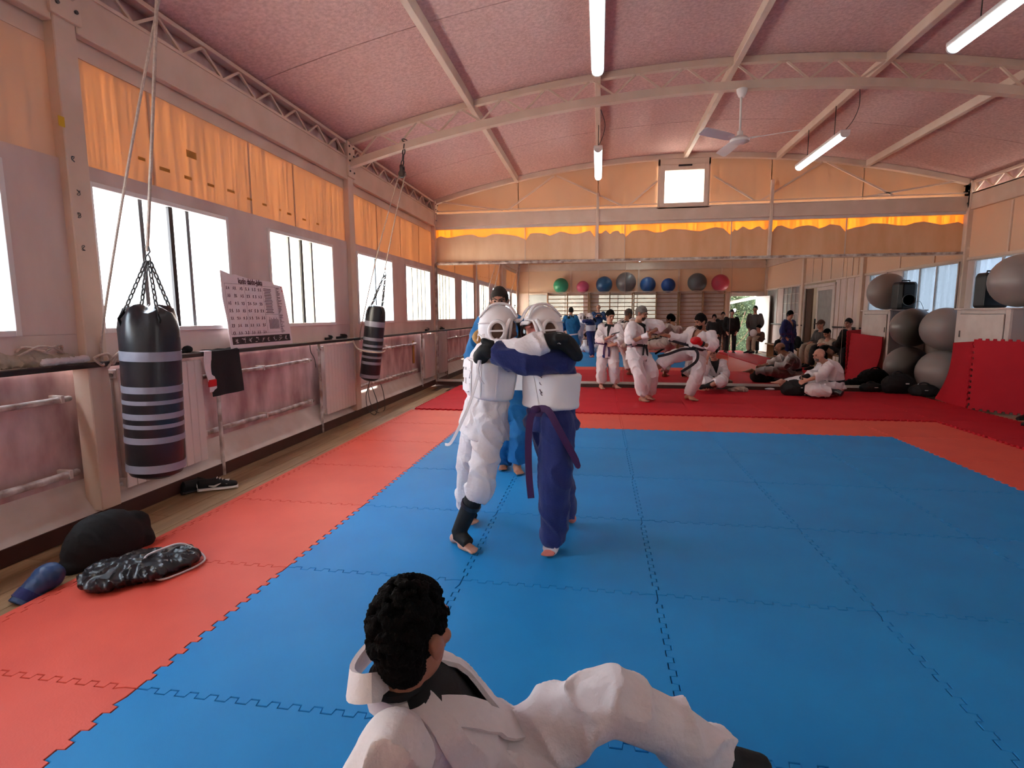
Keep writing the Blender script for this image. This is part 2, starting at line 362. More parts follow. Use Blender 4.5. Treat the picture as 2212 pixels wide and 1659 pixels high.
# translucent sheets above the windows, each with its own seam
seam = [YB, -2.1, -.8, .45, 1.135, 2.30, 3.07, 4.33, 5.33, 6.3, 7.26, YF]
for i, (a, b) in enumerate(zip(seam[:-1], seam[1:])):
    G().box((-1.634-.005*(i % 2), a-.012, 2.355), (-1.630-.005*(i % 2), b+.012, 3.04)).build('orange_panel', M['sheet_pale'] if i in (2,) else M['sheet'], wl, False)
for y, z, w_, h_ in ((.545, 2.715, .07, .05), (1.54, 2.70, .11, .055), (1.03, 2.53, .06, .022), (1.242, 2.508, .10, .025), (1.483, 2.504, .08, .025), (1.748, 2.506, .08, .022), (2.008, 2.512, .10, .022), (2.274, 2.497, .07, .02), (2.509, 2.491, .07, .02), (2.78, 2.49, .03, .02), (2.95, 2.48, .08, .02), (3.25, 2.47, .07, .02), (3.55, 2.47, .06, .02)):
    G().box((-1.6285, y-w_/2, z-h_/2), (-1.6265, y+w_/2, z+h_/2)).build('tape_strip', M['tape'], wl, False)
G().box((-1.555, .345, 2.535), (-1.553, .385, 2.595)).build('tape_strip', M['yellow'], wl, False)

# beams, columns and lattice girders
def column(x, y, sx=1):
    c = struct('column', (x, y, 0), 'cream painted steel column with bolted head plates'); c['category'] = 'column'
    G().box((x-.07, y-.075, .10 if sx > 0 and y < 8 else .0), (x+.055*1, y+.075, 3.60)).build('post', M['steel'], c, False, .006)
    G().box((x-.02+.05*sx, y-.10, 3.18), (x+.03+.05*sx, y+.10, 3.62)).build('head_plate', M['steel'], c, False, .004)
    for dz in (3.25, 3.38, 3.46, 3.56):
        for dy in (-.06, .06):
            G().lathe([(.0, 0), (.012, 0), (.012, .012), (.0, .014)], (x+.03*sx+.05*sx, y+dy, dz), 6, ax=[(0, 1, 0), (0, 0, 1), (sx, 0, 0)]).build('bolt', M['iron'], c, False)
    return c
cl = {}
for y in COLY:
    cl[y] = column(-1.61, y)
    column(7.96, y, -1)
lab = {.45: 'cream steel column beside the left window row, nearest the camera', 4.33: 'cream steel column between the hanging bags and far windows', 8.1: 'cream steel column in the far left corner', -3.4: 'cream steel column in the rear left corner'}
for y, o in cl.items(): o['label'] = lab[y]
rl = {.45: 'cream steel column on the right wall beside the door', 4.33: 'cream steel column on the right wall, seen in the mirror', 8.1: 'cream steel column in the far right corner above the cabinet', -3.4: 'cream steel column in the rear right corner'}
for o in list(COL.objects):
    if o.name.startswith('column') and o.location.x > 5: o['label'] = rl[min(rl, key=lambda q: abs(q-o.location.y))]
def girder(x, y0, y1, sx, name):
    g = struct('lattice_girder', (x, (y0+y1)/2, 3.2), name); g['category'] = 'beam'
    G().box((x-.02, y0, 3.14), (x+.045, y1, 3.42) if sx > 0 else (x+.045, y1, 3.42)).build('bottom_beam', M['steel'], g, False, .005)
    G().box((x-.02, y0, 3.40), (x+.055, y1, 3.425)).build('flange', M['steel'], g, False)
    G().box((x-.02, y0, 3.585), (x+.05, y1, 3.62)).build('top_chord', M['steel'], g, False, .004)
    n = max(2, int(round((y1-y0)/.47))); st = (y1-y0)/n
    for k in range(n):
        a = y0+k*st
        G().bar((x+.02, a, 3.43), (x+.02, a+st*.5, 3.585), .02, .02, (1, 0, 0)).build('web_bar', M['steel'], g, False)
        G().bar((x+.02, a+st*.5, 3.585), (x+.02, a+st, 3.43), .02, .02, (1, 0, 0)).build('web_bar', M['steel'], g, False)
    return g
for y, z, k in ((.415, 2.36, 0), (.43, 2.16, 1), (.425, 1.82, 2), (.42, 2.02, 3)):
    pts = [(-1.5535, y+.011*math.sin(q*2.3+k), z+.016*math.sin(q*1.3+k*2)) for q in np.linspace(0, 6, 16)]
    G().tube(pts, .0022, 4).build('pen_scribble', M['greycloth'], cl[.45], False)
bays = [(-3.32, .37, 'nearest bay'), (.53, 4.25, 'middle bay'), (4.41, 8.02, 'far bay')]
for a, b, t in bays:
    girder(-1.60, a, b, 1, 'lattice girder over the left windows, '+t)
    girder(7.93, a, b, -1, 'lattice girder over the right wall, '+t)

# ---- ceiling: vaulted panels between the purlins
ce = struct('ceiling')
PX = [-1.95, .08, 1.63, 3.20, 4.80, 6.27, 8.3]
CY = [YB-.2, -1.4, 2.5, 6.4, YF+.2]
for a, b in zip(PX[:-1], PX[1:]):
    for c, d in zip(CY[:-1], CY[1:]):
        n = 6; rings = []
        for k in range(n+1):
            x = a+.004+(b-a-.008)*k/n
            rings.append([(x, c+.007, zc(x)), (x, d-.007, zc(x)), (x, d-.007, zc(x)+.03), (x, c+.007, zc(x)+.03)])
        G().rings(rings).build('ceiling_panel', M['ceiling'], ce)
g = G(); rings = []
for k in range(25):
    x = -2.0+10.4*k/24; rings.append([(x, YB-.3, zc(x)+.034), (x, YF+.3, zc(x)+.034), (x, YF+.3, zc(x)+.08), (x, YB-.3, zc(x)+.08)])
g.rings(rings).build('roof_deck', M['brownbase'], ce)
for i, x in enumerate(PX[1:-1]):
    G().box((x-.035, YB, zc(x)-.10), (x+.035, YF, zc(x)+.01)).build('purlin', M['steel'], ce, False, .005)

# ---- arched roof trusses
def truss(y, label):
    t = struct('roof_truss', (3.18, y, 3.3), label); t['category'] = 'truss'
    def zb(x): return 3.33+.67*(1-((x-3.18)/4.8)**2)
    xs = np.linspace(-1.56, 7.92, 33)
    G().rings([[(x, y-.035, zc(x)-.075), (x, y+.035, zc(x)-.075), (x, y+.035, zc(x)-.005), (x, y-.035, zc(x)-.005)] for x in xs]).build('top_chord', M['steel'], t)
    G().rings([[(x, y-.045, zb(x)-.05), (x, y+.045, zb(x)-.05), (x, y+.045, zb(x)+.04), (x, y-.045, zb(x)+.04)] for x in xs]).build('bottom_chord', M['steel'], t)
    n = 17; st = 9.2/n
    for k in range(n):
        a = -1.42+st*k
        for p, q in (((a, zb(a)+.04), (a+st*.45, zc(a+st*.45)-.075)), ((a+st*.55, zc(a+st*.55)-.075), (a+st, zb(a+st)+.04))):
            G().bar((p[0], y, p[1]), (q[0], y, q[1]), .022, .022, (0, 1, 0)).build('web_bar', M['steel'], t, False)
    return t
truss(4.33, 'arched lattice roof truss across the hall between the lamps')
truss(.45, 'arched lattice roof truss above the nearer lamps')

# ---- mirror wall
wf = struct('wall_back')
G().box((XL-.2, 8.16, -.05), (XR+.2, 8.26, 2.44)).build('backing_wall', M['wall'], wf, False)
OB, OT = 2.445, 3.09
js = [XL, .24, 1.60, 2.15, 4.07, 4.76, 6.02, XR]
for i, (a, b) in enumerate(zip(js[:-1], js[1:])):
    a += .004; b -= .004
    n = 14; edge = [(a+(b-a)*k/n, OT-.10-.06*abs(math.sin(k*.62+i*1.7))**3-.02*abs(math.sin(k*2.1+i))-(.09 if k in (0, n) else 0)) for k in range(n+1)]
    # the lower part is painted over with a scalloped edge, the strip above is left bare
    G().add([(x, 8.130, OB) for x, z in edge]+[(x, 8.130, z) for x, z in edge]+[(x, 8.127, OB) for x, z in edge]+[(x, 8.127, z) for x, z in edge],
            [(k, k+1, n+2+k, n+1+k) for k in range(n)]+[(2*n+2+k, 3*n+3+k, 3*n+4+k, 2*n+3+k) for k in range(n)]).build('painted_panel', M['painted'] if i < 3 else M['painted_o'], wf, False)
    G().box((a, 8.138, OB), (b, 8.142, OT)).build('orange_panel', M['sheet_bright'], wf, False)
    G().box((a-.012, 8.118, OB), (a+.004, 8.148, OT)).build('seam_strip', M['steel'], wf, False)
M['gable'] = mat_sheet('gable_sheet', (.68, .49, .34), (.70, .45, .26), .10)
for a, b in ((XL-.2, .1), (.1, 1.635), (1.635, 2.75), (3.63, 4.73), (4.73, 6.27), (6.27, XR+.2)):
    G().rings([[(x, 8.17, 3.36), (x, 8.174, 3.36), (x, 8.174, zc(x)+.02), (x, 8.17, zc(x)+.02)] for x in np.linspace(a-.006, b+.006, 8)]).build('gable_panel', M['gable'], wf, False)
G().box((2.75, 8.17, 4.2), (3.63, 8.174, 4.34)).build('gable_panel', M['gable'], wf, False)
G().box((XL, 8.06, 3.13), (XR, 8.15, 3.36)).build('cross_beam', M['steel'], wf, False, .005)
G().box((XL, 8.05, 3.355), (XR, 8.15, 3.375)).build('cross_beam_flange', M['steel'], wf, False)
G().box((XL, 8.09, 3.08), (XR, 8.15, 3.13)).build('upper_rail', M['paint'], wf, False)
G().box((XL, 8.08, 3.42), (XR, 8.11, 3.44)).build('thin_rail', M['steel'], wf, False)
xs = np.linspace(-1.56, 7.92, 33)
G().rings([[(x, 8.06, zc(x)-.09), (x, 8.16, zc(x)-.09), (x, 8.16, zc(x)-.005), (x, 8.06, zc(x)-.005)] for x in xs]).build('arched_rib', M['steel'], wf)
for x, z in ((1.635, 3.66), (4.73, 3.78)): G().box((x-.025, 8.045, OB), (x+.025, 8.12, z)).build('wall_post', M['steel'], wf, False, .003)
for (a, za), (b, zb_) in (((-1.45, 3.62), (-.2, 3.42)), ((-.1, 3.42), (.8, 4.02)), ((.85, 4.02), (2.1, 3.42)), ((2.2, 3.42), (2.72, 3.85)), ((3.72, 3.9), (4.45, 3.43)), ((4.55, 3.43), (5.55, 4.05)), ((5.62, 4.05), (6.75, 3.43)), ((6.3, 3.43), (7.85, 3.66))):
    G().bar((a, 8.11, za), (b, 8.11, zb_), .03, .03, (0, 1, 0)).build('gable_brace', M['steel'], wf, False)
w = struct('window_7')
x0, x1, z0, z1 = 2.73, 3.65, 3.33, 4.215
for lo, hi in (((x0, 8.06, z0), (x0+.035, 8.15, z1)), ((x1-.035, 8.06, z0), (x1, 8.15, z1)), ((x0, 8.06, z0), (x1, 8.15, z0+.035)), ((x0, 8.06, z1-.12), (x1, 8.15, z1)),
               ((x0+.03, 8.03, z0+.03), (x0+.115, 8.09, z1-.11)), ((x1-.11, 8.03, z0+.03), (x1-.03, 8.09, z1-.11)), ((x0+.11, 8.03, z0+.03), (x1-.11, 8.09, z0+.10)), ((x0+.11, 8.03, z1-.21), (x1-.11, 8.09, z1-.11))):
    G().box(lo, hi).build('frame_bar', M['steel'], w, False, .004)
G().box((x0+.11, 8.06, z0+.10), (x1-.11, 8.065, z1-.21)).build('pane', M['gable_pane'], w, False)
G().box((3.08, 8.01, z1-.145), (3.32, 8.05, z1-.115)).build('opener', M['blackp'], w, False, .004)
# mirror in four glass sheets, its rails
mr = thing('wall_mirror', (3.2, MY, .05), 'wall-wide mirror of several tall glass sheets behind the fighters', 'mirror')
ms = [-1.55, .32, 2.17, 4.10, 6.05, 7.99]
for a, b in zip(ms[:-1], ms[1:]):
    G().box((a+.0025, MY, .09), (b-.0025, MY+.006, 2.385)).build('mirror_sheet', M['mirror'], mr, False)
    if a > 0: G().box((a-.0025, MY+.004, .09), (a+.0025, MY+.012, 2.385)).build('sheet_joint', M['steel'], mr, False)
G().box((XL, 8.035, .045), (XR, 8.07, .092)).build('bottom_rail', M['paint'], mr, False, .003)
G().box((-1.57, 8.02, 2.385), (1.0, 8.06, 2.42)).build('top_rail', M['peel'], mr, False, .004)
G().box((1.0, 8.03, 2.385), (XR, 8.06, 2.40)).build('top_rail', M['steel'], mr, False, .003)
G().box((-1.575, 8.02, .05), (-1.54, 8.06, 2.39)).build('side_rail', M['peel'], mr, False, .004)
G().box((XL, 8.06, 2.40), (XR, 8.15, 2.447)).build('ledge', M['peel'], mr, False, .006)
bb = struct('baseboard_back'); G().box((XL, 8.025, -.045), (XR, 8.15, .045)).build('board', M['brownbase'], bb, False, .003)

# ---- right wall and rear wall (they show in the mirror)
wr = struct('wall_right')
RW = [(4.62, 5.42), (6.02, 7.86)]; DOOR = (.62, 2.75); RG = (-1.45, .1); RP = (-3.25, -2.05)
def rbox(a, b, z0, z1, m, name, dx=0.): G().box((7.965+dx, a, z0), (8.06, b, z1)).build(name, m, wr, False, .002)
rbox(YB, YF, 2.31, 3.14, M['sheet_pale'], 'upper_panel')
cuts = [YB, -3.25, -2.05, -1.45, .1, .62, 2.75, 4.62, 5.42, 6.02, 7.86, YF]
for i, (a, b) in enumerate(zip(cuts[:-1], cuts[1:])):
    if i % 2 == 0: rbox(a, b, 0, 2.31, M['wall'], 'pier_panel')
    elif (a, b) != DOOR: rbox(a, b, 0, 1.27 if a > 4 else 1.0, M['wall'], 'dado_panel')
for y in (1.1, 1.75, 2.4, 3.15, 3.7, 4.0, 5.9, 7.1): G().box((7.945, y-.02, 2.32), (7.97, y+.02, 3.12)).build('batten', M['steel'], wr, False)
for y in (3.05, 3.45, 3.85): G().box((7.95, y-.012, .1), (7.97, y+.012, 2.30)).build('batten', M['steel'], wr, False)
G().box((7.935, YB, 2.29), (7.97, YF, 2.34)).build('window_head', M['steel'], wr, False, .003)
G().box((7.90, YB, 1.02), (7.965, .55, 1.06)).build('sill', M['darkwood'], wr, False, .003)
G().box((7.90, 2.85, 1.02), (7.965, 5.7, 1.06)).build('sill', M['darkwood'], wr, False, .003)
G().box((8.0, YB, 3.44), (8.1, YF, 3.70)).build('eaves_backing', M['wall_low'], wr, False)
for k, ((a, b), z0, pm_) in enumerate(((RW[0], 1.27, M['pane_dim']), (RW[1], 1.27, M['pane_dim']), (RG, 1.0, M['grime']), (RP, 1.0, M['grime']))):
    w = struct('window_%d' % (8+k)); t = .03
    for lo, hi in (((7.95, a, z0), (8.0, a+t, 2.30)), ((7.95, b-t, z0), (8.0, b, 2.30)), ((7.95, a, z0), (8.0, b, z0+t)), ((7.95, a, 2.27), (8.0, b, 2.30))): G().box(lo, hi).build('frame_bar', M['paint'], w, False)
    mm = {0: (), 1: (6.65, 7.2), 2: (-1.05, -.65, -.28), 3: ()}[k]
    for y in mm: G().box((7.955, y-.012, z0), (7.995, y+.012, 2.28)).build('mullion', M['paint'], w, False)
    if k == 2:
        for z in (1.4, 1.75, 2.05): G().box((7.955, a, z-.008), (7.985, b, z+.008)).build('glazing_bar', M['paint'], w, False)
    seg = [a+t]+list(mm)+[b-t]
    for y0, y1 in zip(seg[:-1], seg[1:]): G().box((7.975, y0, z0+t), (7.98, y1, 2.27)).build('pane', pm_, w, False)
d = struct('door_1')
a, b = DOOR
for lo, hi in (((7.93, a-.06, 0), (8.0, a, 2.22)), ((7.93, b, 0), (8.0, b+.06, 2.22)), ((7.93, a-.06, 2.16), (8.0, b+.06, 2.24))): G().box(lo, hi).build('door_frame', M['paint'], d, False, .004)
for lo, hi in (((7.94, 1.55, .02), (7.975, 1.66, 2.15)), ((7.94, 2.62, .02), (7.975, 2.72, 2.15)), ((7.94, 1.66, 2.05), (7.975, 2.62, 2.15)), ((7.94, 1.66, .02), (7.975, 2.62, .35))): G().box(lo, hi).build('door_rail', M['paint'], d, False, .004)
G().box((7.953, 1.66, .35), (7.959, 2.62, 2.05)).build('pane', M['grime'], d, False)
G().box((7.90, 1.58, .95), (7.94, 1.60, 1.25)).build('door_handle', M['blackp'], d, False, .004)
G().box((8.0, .62, 0), (8.04, 1.05, 2.15)).build('timber_leaf', M['brownc'], d, False, .004)
for lo, hi, nm in (((8.06, .3, 2.5), (9.4, 3.1, 2.56), 'far_room_ceiling'), ((8.06, .2, -.05), (9.4, .3, 2.5), 'far_room_side_wall'), ((8.06, 2.95, -.05), (9.4, 3.05, 2.5), 'far_room_side_wall'), ((8.06, .3, -.06), (9.4, 3.0, -.02), 'far_room_floor')): G().box(lo, hi).build(nm, M['wall'], d, False)  # unseen ceiling and side walls added to keep the far room dim
G().bar((8.7, 1.0, 2.44), (8.7, 2.2, 2.44), .1, .05).build('far_room_lamp', M['lamp'], d, False)
# the lit room beyond the half-open sliding door
G().box((9.2, .2, -.05), (9.3, 3.0, 1.15)).build('far_room_lower_wall', M['wall'], d, False)
G().box((9.2, .2, 1.15), (9.3, 3.0, 2.6)).build('far_room_yellow_wall', M['yellow'], d, False)

wb_ = struct('wall_front')
BW = [(-1.17, 1.09), (1.64, 3.95)]; BD = (6.66, 7.62)
xs_ = [XL-.2, -1.17, 1.09, 1.64, 3.95, 6.66, 7.62, XR+.1]
for i, (p, q) in enumerate(zip(xs_[:-1], xs_[1:])):
    if i % 2 == 0: G().box((p, YB-.1, -.05), (q, YB, 2.25)).build('pier_panel', M['wall'], wb_, False)
    elif i < 5: G().box((p, YB-.1, -.05), (q, YB, 1.0)).build('dado_panel', M['wall'], wb_, False)
for p, q in zip([XL-.2, .55, 1.63, 3.2, 4.73, 6.3], [.55, 1.63, 3.2, 4.73, 6.3, XR+.1]):
    G().box((p+.003, YB-.06, 2.25), (q-.003, YB-.05, 3.2)).build('upper_panel', M['sheet_pale'], wb_, False)
for x in (.55, 1.63, 3.2, 4.73, 6.3): G().box((x-.03, YB-.05, 2.25), (x+.03, YB+.02, 3.6)).build('wall_post', M['steel'], wb_, False)
G().box((XL-.2, YB-.05, 3.14), (XR+.1, YB+.04, 3.40)).build('cross_beam', M['steel'], wb_, False)
G().box((XL-.2, YB-.05, 2.23), (XR+.1, YB+.02, 2.27)).build('window_head', M['steel'], wb_, False)
g = G(); rings = []
for k in range(25):
    x = XL-.3+(XR-XL+.6)*k/24; rings.append([(x, YB-.1, 3.38), (x, YB-.05, 3.38), (x, YB-.05, zc(x)+.02), (x, YB-.1, zc(x)+.02)])
g.rings(rings).build('gable_panel', M['sheet_pale'], wb_, False)
for k, (p, q) in enumerate(BW):
    w = struct('window_%d' % (12+k)); n = 3
    for lo, hi in (((p, YB-.06, 1.0), (p+.03, YB, 2.23)), ((q-.03, YB-.06, 1.0), (q, YB, 2.23)), ((p, YB-.06, 1.0), (q, YB, 1.03)), ((p, YB-.06, 2.2), (q, YB, 2.23))): G().box(lo, hi).build('frame_bar', M['paint'], w, False)
    xx = np.linspace(p+.03, q-.03, 4)
    for x in xx[1:-1]: G().box((x-.012, YB-.05, 1.03), (x+.012, YB-.02, 2.2)).build('mullion', M['paint'], w, False)
    for u, v in zip(xx[:-1], xx[1:]): G().box((u, YB-.04, 1.03), (v, YB-.035, 2.2)).build('pane', M['blindpane'], w, False)
d = struct('door_2')
for lo, hi in (((6.62, YB-.08, 0), (6.66, YB+.02, 2.1)), ((7.62, YB-.08, 0), (7.66, YB+.02, 2.1)), ((6.62, YB-.08, 2.08), (7.66, YB+.02, 2.26))): G().box(lo, hi).build('door_frame', M['paint'], d, False, .004)
G().bar((7.60, YB, 1.04), (7.86, YB+.86, 1.04), .04, 2.05).build('door_leaf', M['white'], d, False, .004)
G().bar((7.60, YB+.06, 1.0), (7.63, YB+.14, 1.0), .10, .03).build('door_handle', M['iron'], d, False)

# ---- outdoors
gr = struct('ground'); G().box((-30, -30, -.40), (40, 40, -.30)).build('yard', M['ground'], gr, False)

# ---------------------------------------------------------------- foam puzzle mats
def tooth(n=11, a=.026):
    pts = [(0, 0), (.045, 0)]; w = .91/(2*n)
    for k in range(n):
        t = .045+2*k*w; d = w*.10
        pts += [(t+d*2, 0), (t+d, a), (t+w-d, a) if False else (t+w+d*0, a), (t+w-d, 0)] if False else [(t+.0, -a*.5 if k else 0), (t+d, a*.5), (t+w-d, a*.5), (t+w, -a*.5)]
    pts += [(.955, 0), (1, 0)]
    return pts
TE = tooth()
def outline(left=True, right=True, bot=True, top=True, x0=0., y1=1.0):
    p = []
    p += [(t, e) for t, e in TE] if bot else [(0, 0), (1, 0)]
    p += [(1+e, t) for t, e in TE] if right else [(1, 0), (1, 1)]
    p += [(t, 1+e) for t, e in reversed(TE)] if top else [(1, y1), (0, y1)]
    p += [(e, t) for t, e in reversed(TE)] if left else [(x0, 1), (x0, 0)]
    q = []
    for a in p:
        if not q or math.dist(a, q[-1]) > 1e-5: q.append(a)
    if math.dist(q[0], q[-1]) < 1e-5: q.pop()
    return q
def tile_mesh(m, z0, z1, clip=None, **k):
    poly = [((x-.5)*.9958, (y-.5)*.9958) for x, y in outline(**k)]
    bm = bmesh.new(); n = len(poly)
    vb = [bm.verts.new((x, y, z0)) for x, y in poly]; vt = [bm.verts.new((x, y, z1-.0025)) for x, y in poly]
    # an inset rim gives each mat a soft edge
    vi = []
    for i in range(n):
        a, b, c = poly[i-1], poly[i], poly[(i+1) % n]
        n1 = (-(b[1]-a[1]), b[0]-a[0]); n2 = (-(c[1]-b[1]), c[0]-b[0])
        l1 = math.hypot(*n1) or 1; l2 = math.hypot(*n2) or 1
        nx, ny = n1[0]/l1+n2[0]/l2, n1[1]/l1+n2[1]/l2; l = math.hypot(nx, ny) or 1
        vi.append(bm.verts.new((b[0]+nx/l*.0025, b[1]+ny/l*.0025, z1)))
    for i in range(n):
        j = (i+1) % n
        bm.faces.new((vb[i], vb[j], vt[j], vt[i])); bm.faces.new((vt[i], vt[j], vi[j], vi[i]))
    bm.faces.new(vi)
    if clip is not None:
        bmesh.ops.bisect_plane(bm, geom=list(bm.verts)+list(bm.edges)+list(bm.faces), plane_co=(0, clip-.5, 0), plane_no=(0, 1, 0), clear_outer=True)
        bmesh.ops.holes_fill(bm, edges=[e for e in bm.edges if e.is_boundary], sides=0)
    bmesh.ops.recalc_face_normals(bm, faces=bm.faces)
    me = bpy.data.meshes.new('foam_mat'); bm.to_mesh(me); bm.free(); me.materials.append(m)
    return me
def lay(root, me, i, j):
    o = bpy.data.objects.new('foam_mat', me); COL.objects.link(o); o.parent = root
    o.location = v3((i+.5, j+.5, 0))-WL[root]
    return o
bf = thing('mat_field', (2.5, 1, 0), 'field of interlocking bright blue foam puzzle mats on the hall floor', 'mat')
rf = thing('mat_border', (2.5, 1.5, 0), 'one-mat-wide border of orange-red puzzle mats around the blue field', 'mat')
df = thing('mat_runner', (3, 6.4, 0), 'raised dark red puzzle mats in front of the mirror and along the right', 'mat')
tb = tile_mesh(M['blue'], -.02, 0); tr_ = tile_mesh(M['red'], -.02, 0); td = tile_mesh(M['dred'], -.02, .02)
tdc = tile_mesh(M['dred'], -.02, .02, clip=.72)
for i in range(5):
    for j in range(-2, 4): lay(bf, tb, i, j)
for i in range(-1, 6):
    for j in range(-3, 5):
        if not (0 <= i < 5 and -2 <= j < 4): lay(rf, tr_, i, j)
for i in range(-1, 7):
    for j in (5, 6): lay(df, td, i, j)
    lay(df, tdc, i, 7)
for j in range(-3, 5): lay(df, td, 6, j)
# straight edging strips on the free left side
es = G(); poly = [(-.05, 1), (-.05, 0)]+[(e-.002, t) for t, e in TE]
es.prism([(x, y*.997+.0015) for x, y in poly], -.02, -.0005); eo = es.build('edging_strip', M['red'], rf, False)
eo.location = v3((-1, -3, 0)); eme = eo.data
for v in eme.vertices: v.co += Vector(WL[rf])
eo.location = v3((-1, -3, 0))-WL[rf]
for j in range(-2, 5):
    o = eo.copy(); COL.objects.link(o); o.location = v3((-1, j, 0))-WL[rf]

# ---------------------------------------------------------------- along the left wall
s = thing('window_sill', (-1.62, 2.4, 1.085), 'long dark-edged sill board running under the left windows', 'shelf')
G().box((-1.74, YB, 1.068), (-1.545, YF-.1, 1.092)).build('board', M['paint'], s, False, .003)
G().box((-1.548, YB, 1.058), (-1.525, YF-.1, 1.094)).build('dark_edge', M['darkwood'], s, False, .006)
def pipe_run(y0, y1, z, r, label):
    p = thing('wall_pipe', (-1.68, (y0+y1)/2, z), label, 'pipe')
    n = max(2, int((y1-y0)/.35)); pts = [(-1.685+.004*math.sin(k*2.3), y0+(y1-y0)*k/n, z+.004*math.sin(k*1.7)) for k in range(n+1)]
    G().tube(pts, r, 10).build('tube', M['peel'], p)
    for y in (y0+.06, (y0+y1)/2, y1-.06): G().box((-1.76, y-.012, z-r-.006), (-1.68+r, y+.012, z+r+.006)).build('bracket', M['paint'], p, False, .003)
for a, b, t in ((-2.2, .34, 'nearest'), (1.45, 3.34, 'middle'), (4.5, 7.15, 'farthest')):
    pipe_run(a, b, .375, .024, t+' low peeling white pipe running just above the sloped plinth')
    pipe_run(a, b, .865, .019, t+' upper white pipe running under the left sill')
for y, z0, t in ((3.385, -.02, 'thin white upright post between lower wall panel and second radiator'), (1.615, -.02, 'thin white pole under the black towel by the sneakers'), (7.19, .05, 'thin white upright post beside the farthest radiator')):
    o = G().tube([(-1.60, y, z0), (-1.60, y, 1.06)], .017, 8, 'flat').build('upright_post', M['peel']); tag(o, t, 'post')
o = G().box((-1.735, 7.06, .50), (-1.725, 7.14, .92)).build('orange_strip', M['tape']); tag(o, 'narrow orange foam strip on wall beside the farthest radiator', 'strip')

def radiator(y0, n, label, w=.08):
    r = thing('radiator', (-1.62, y0+n*w/2, .18), label, 'radiator')
    first = None
    for k in range(n):
        y = y0+k*w
        if first is None:
            g = G(); g.box((-1.585, y+.002, .185), (-1.568, y+w-.002, 1.03)); g.box((-1.66, y+.028, .19), (-1.585, y+w-.028, 1.0))
            for z in (.22, .99): g.box((-1.66, y+.004, z-.03), (-1.59, y+w-.004, z+.03))
            g.box((-1.665, y+.006, .25), (-1.66+.02, y+w-.006, .96))
            first = g.build('section', M['radiator'], r, False, .004)
        else:
            o = first.copy(); COL.objects.link(o); o.location = (0, k*w, 0)
    G().tube([(-1.625, y0-.05, .215), (-1.625, y0, .215)], .016, 8).build('lower_valve', M['peel'], r)
    G().tube([(-1.625, y0-.05, .985), (-1.625, y0, .985)], .016, 8).build('upper_valve', M['peel'], r)
    G().tube([(-1.625, y0-.04, .215), (-1.625, y0-.04, .04)], .012, 8).build('supply_pipe', M['peel'], r)
    return r
radiator(.60, 10, 'white sectional radiator behind the nearest punching bag')
radiator(3.46, 11, 'white sectional radiator left of the farther punching bag')
radiator(7.28, 8, 'white sectional radiator in the far left corner')

# ---- punching bags
def frame(d):
    d = nrm(d); a = np.cross(d, (0, 1, 0)); a = nrm(a); return [a, np.cross(d, a), d]
lk = G().tube([(.010*math.cos(2*PI*k/10), 0, .023*math.sin(2*PI*k/10)) for k in range(10)], .0052, 6, closed=True).build('chain_link', M['zinc']); LINK = lk.data; bpy.data.objects.remove(lk)
def chain(a, b, parent, m=None, s=1.):
    a = v3(a); b = v3(b); L = np.linalg.norm(b-a); n = max(2, int(L/(.036*s))); ax = frame(b-a)
    for k in range(n):
        o = bpy.data.objects.new('chain_link', LINK); COL.objects.link(o); o.parent = parent
        x, y, z = (ax[0], ax[1], ax[2]) if k % 2 == 0 else (ax[1], -ax[0], ax[2])
        mt = Matrix(((x[0], y[0], z[0]), (x[1], y[1], z[1]), (x[2], y[2], z[2]))).to_4x4()
        o.matrix_local = Matrix.Translation(Vector(a+(b-a)*(k+.5)/n-WL[parent])) @ mt @ Matrix.Scale(s*1.02, 4)
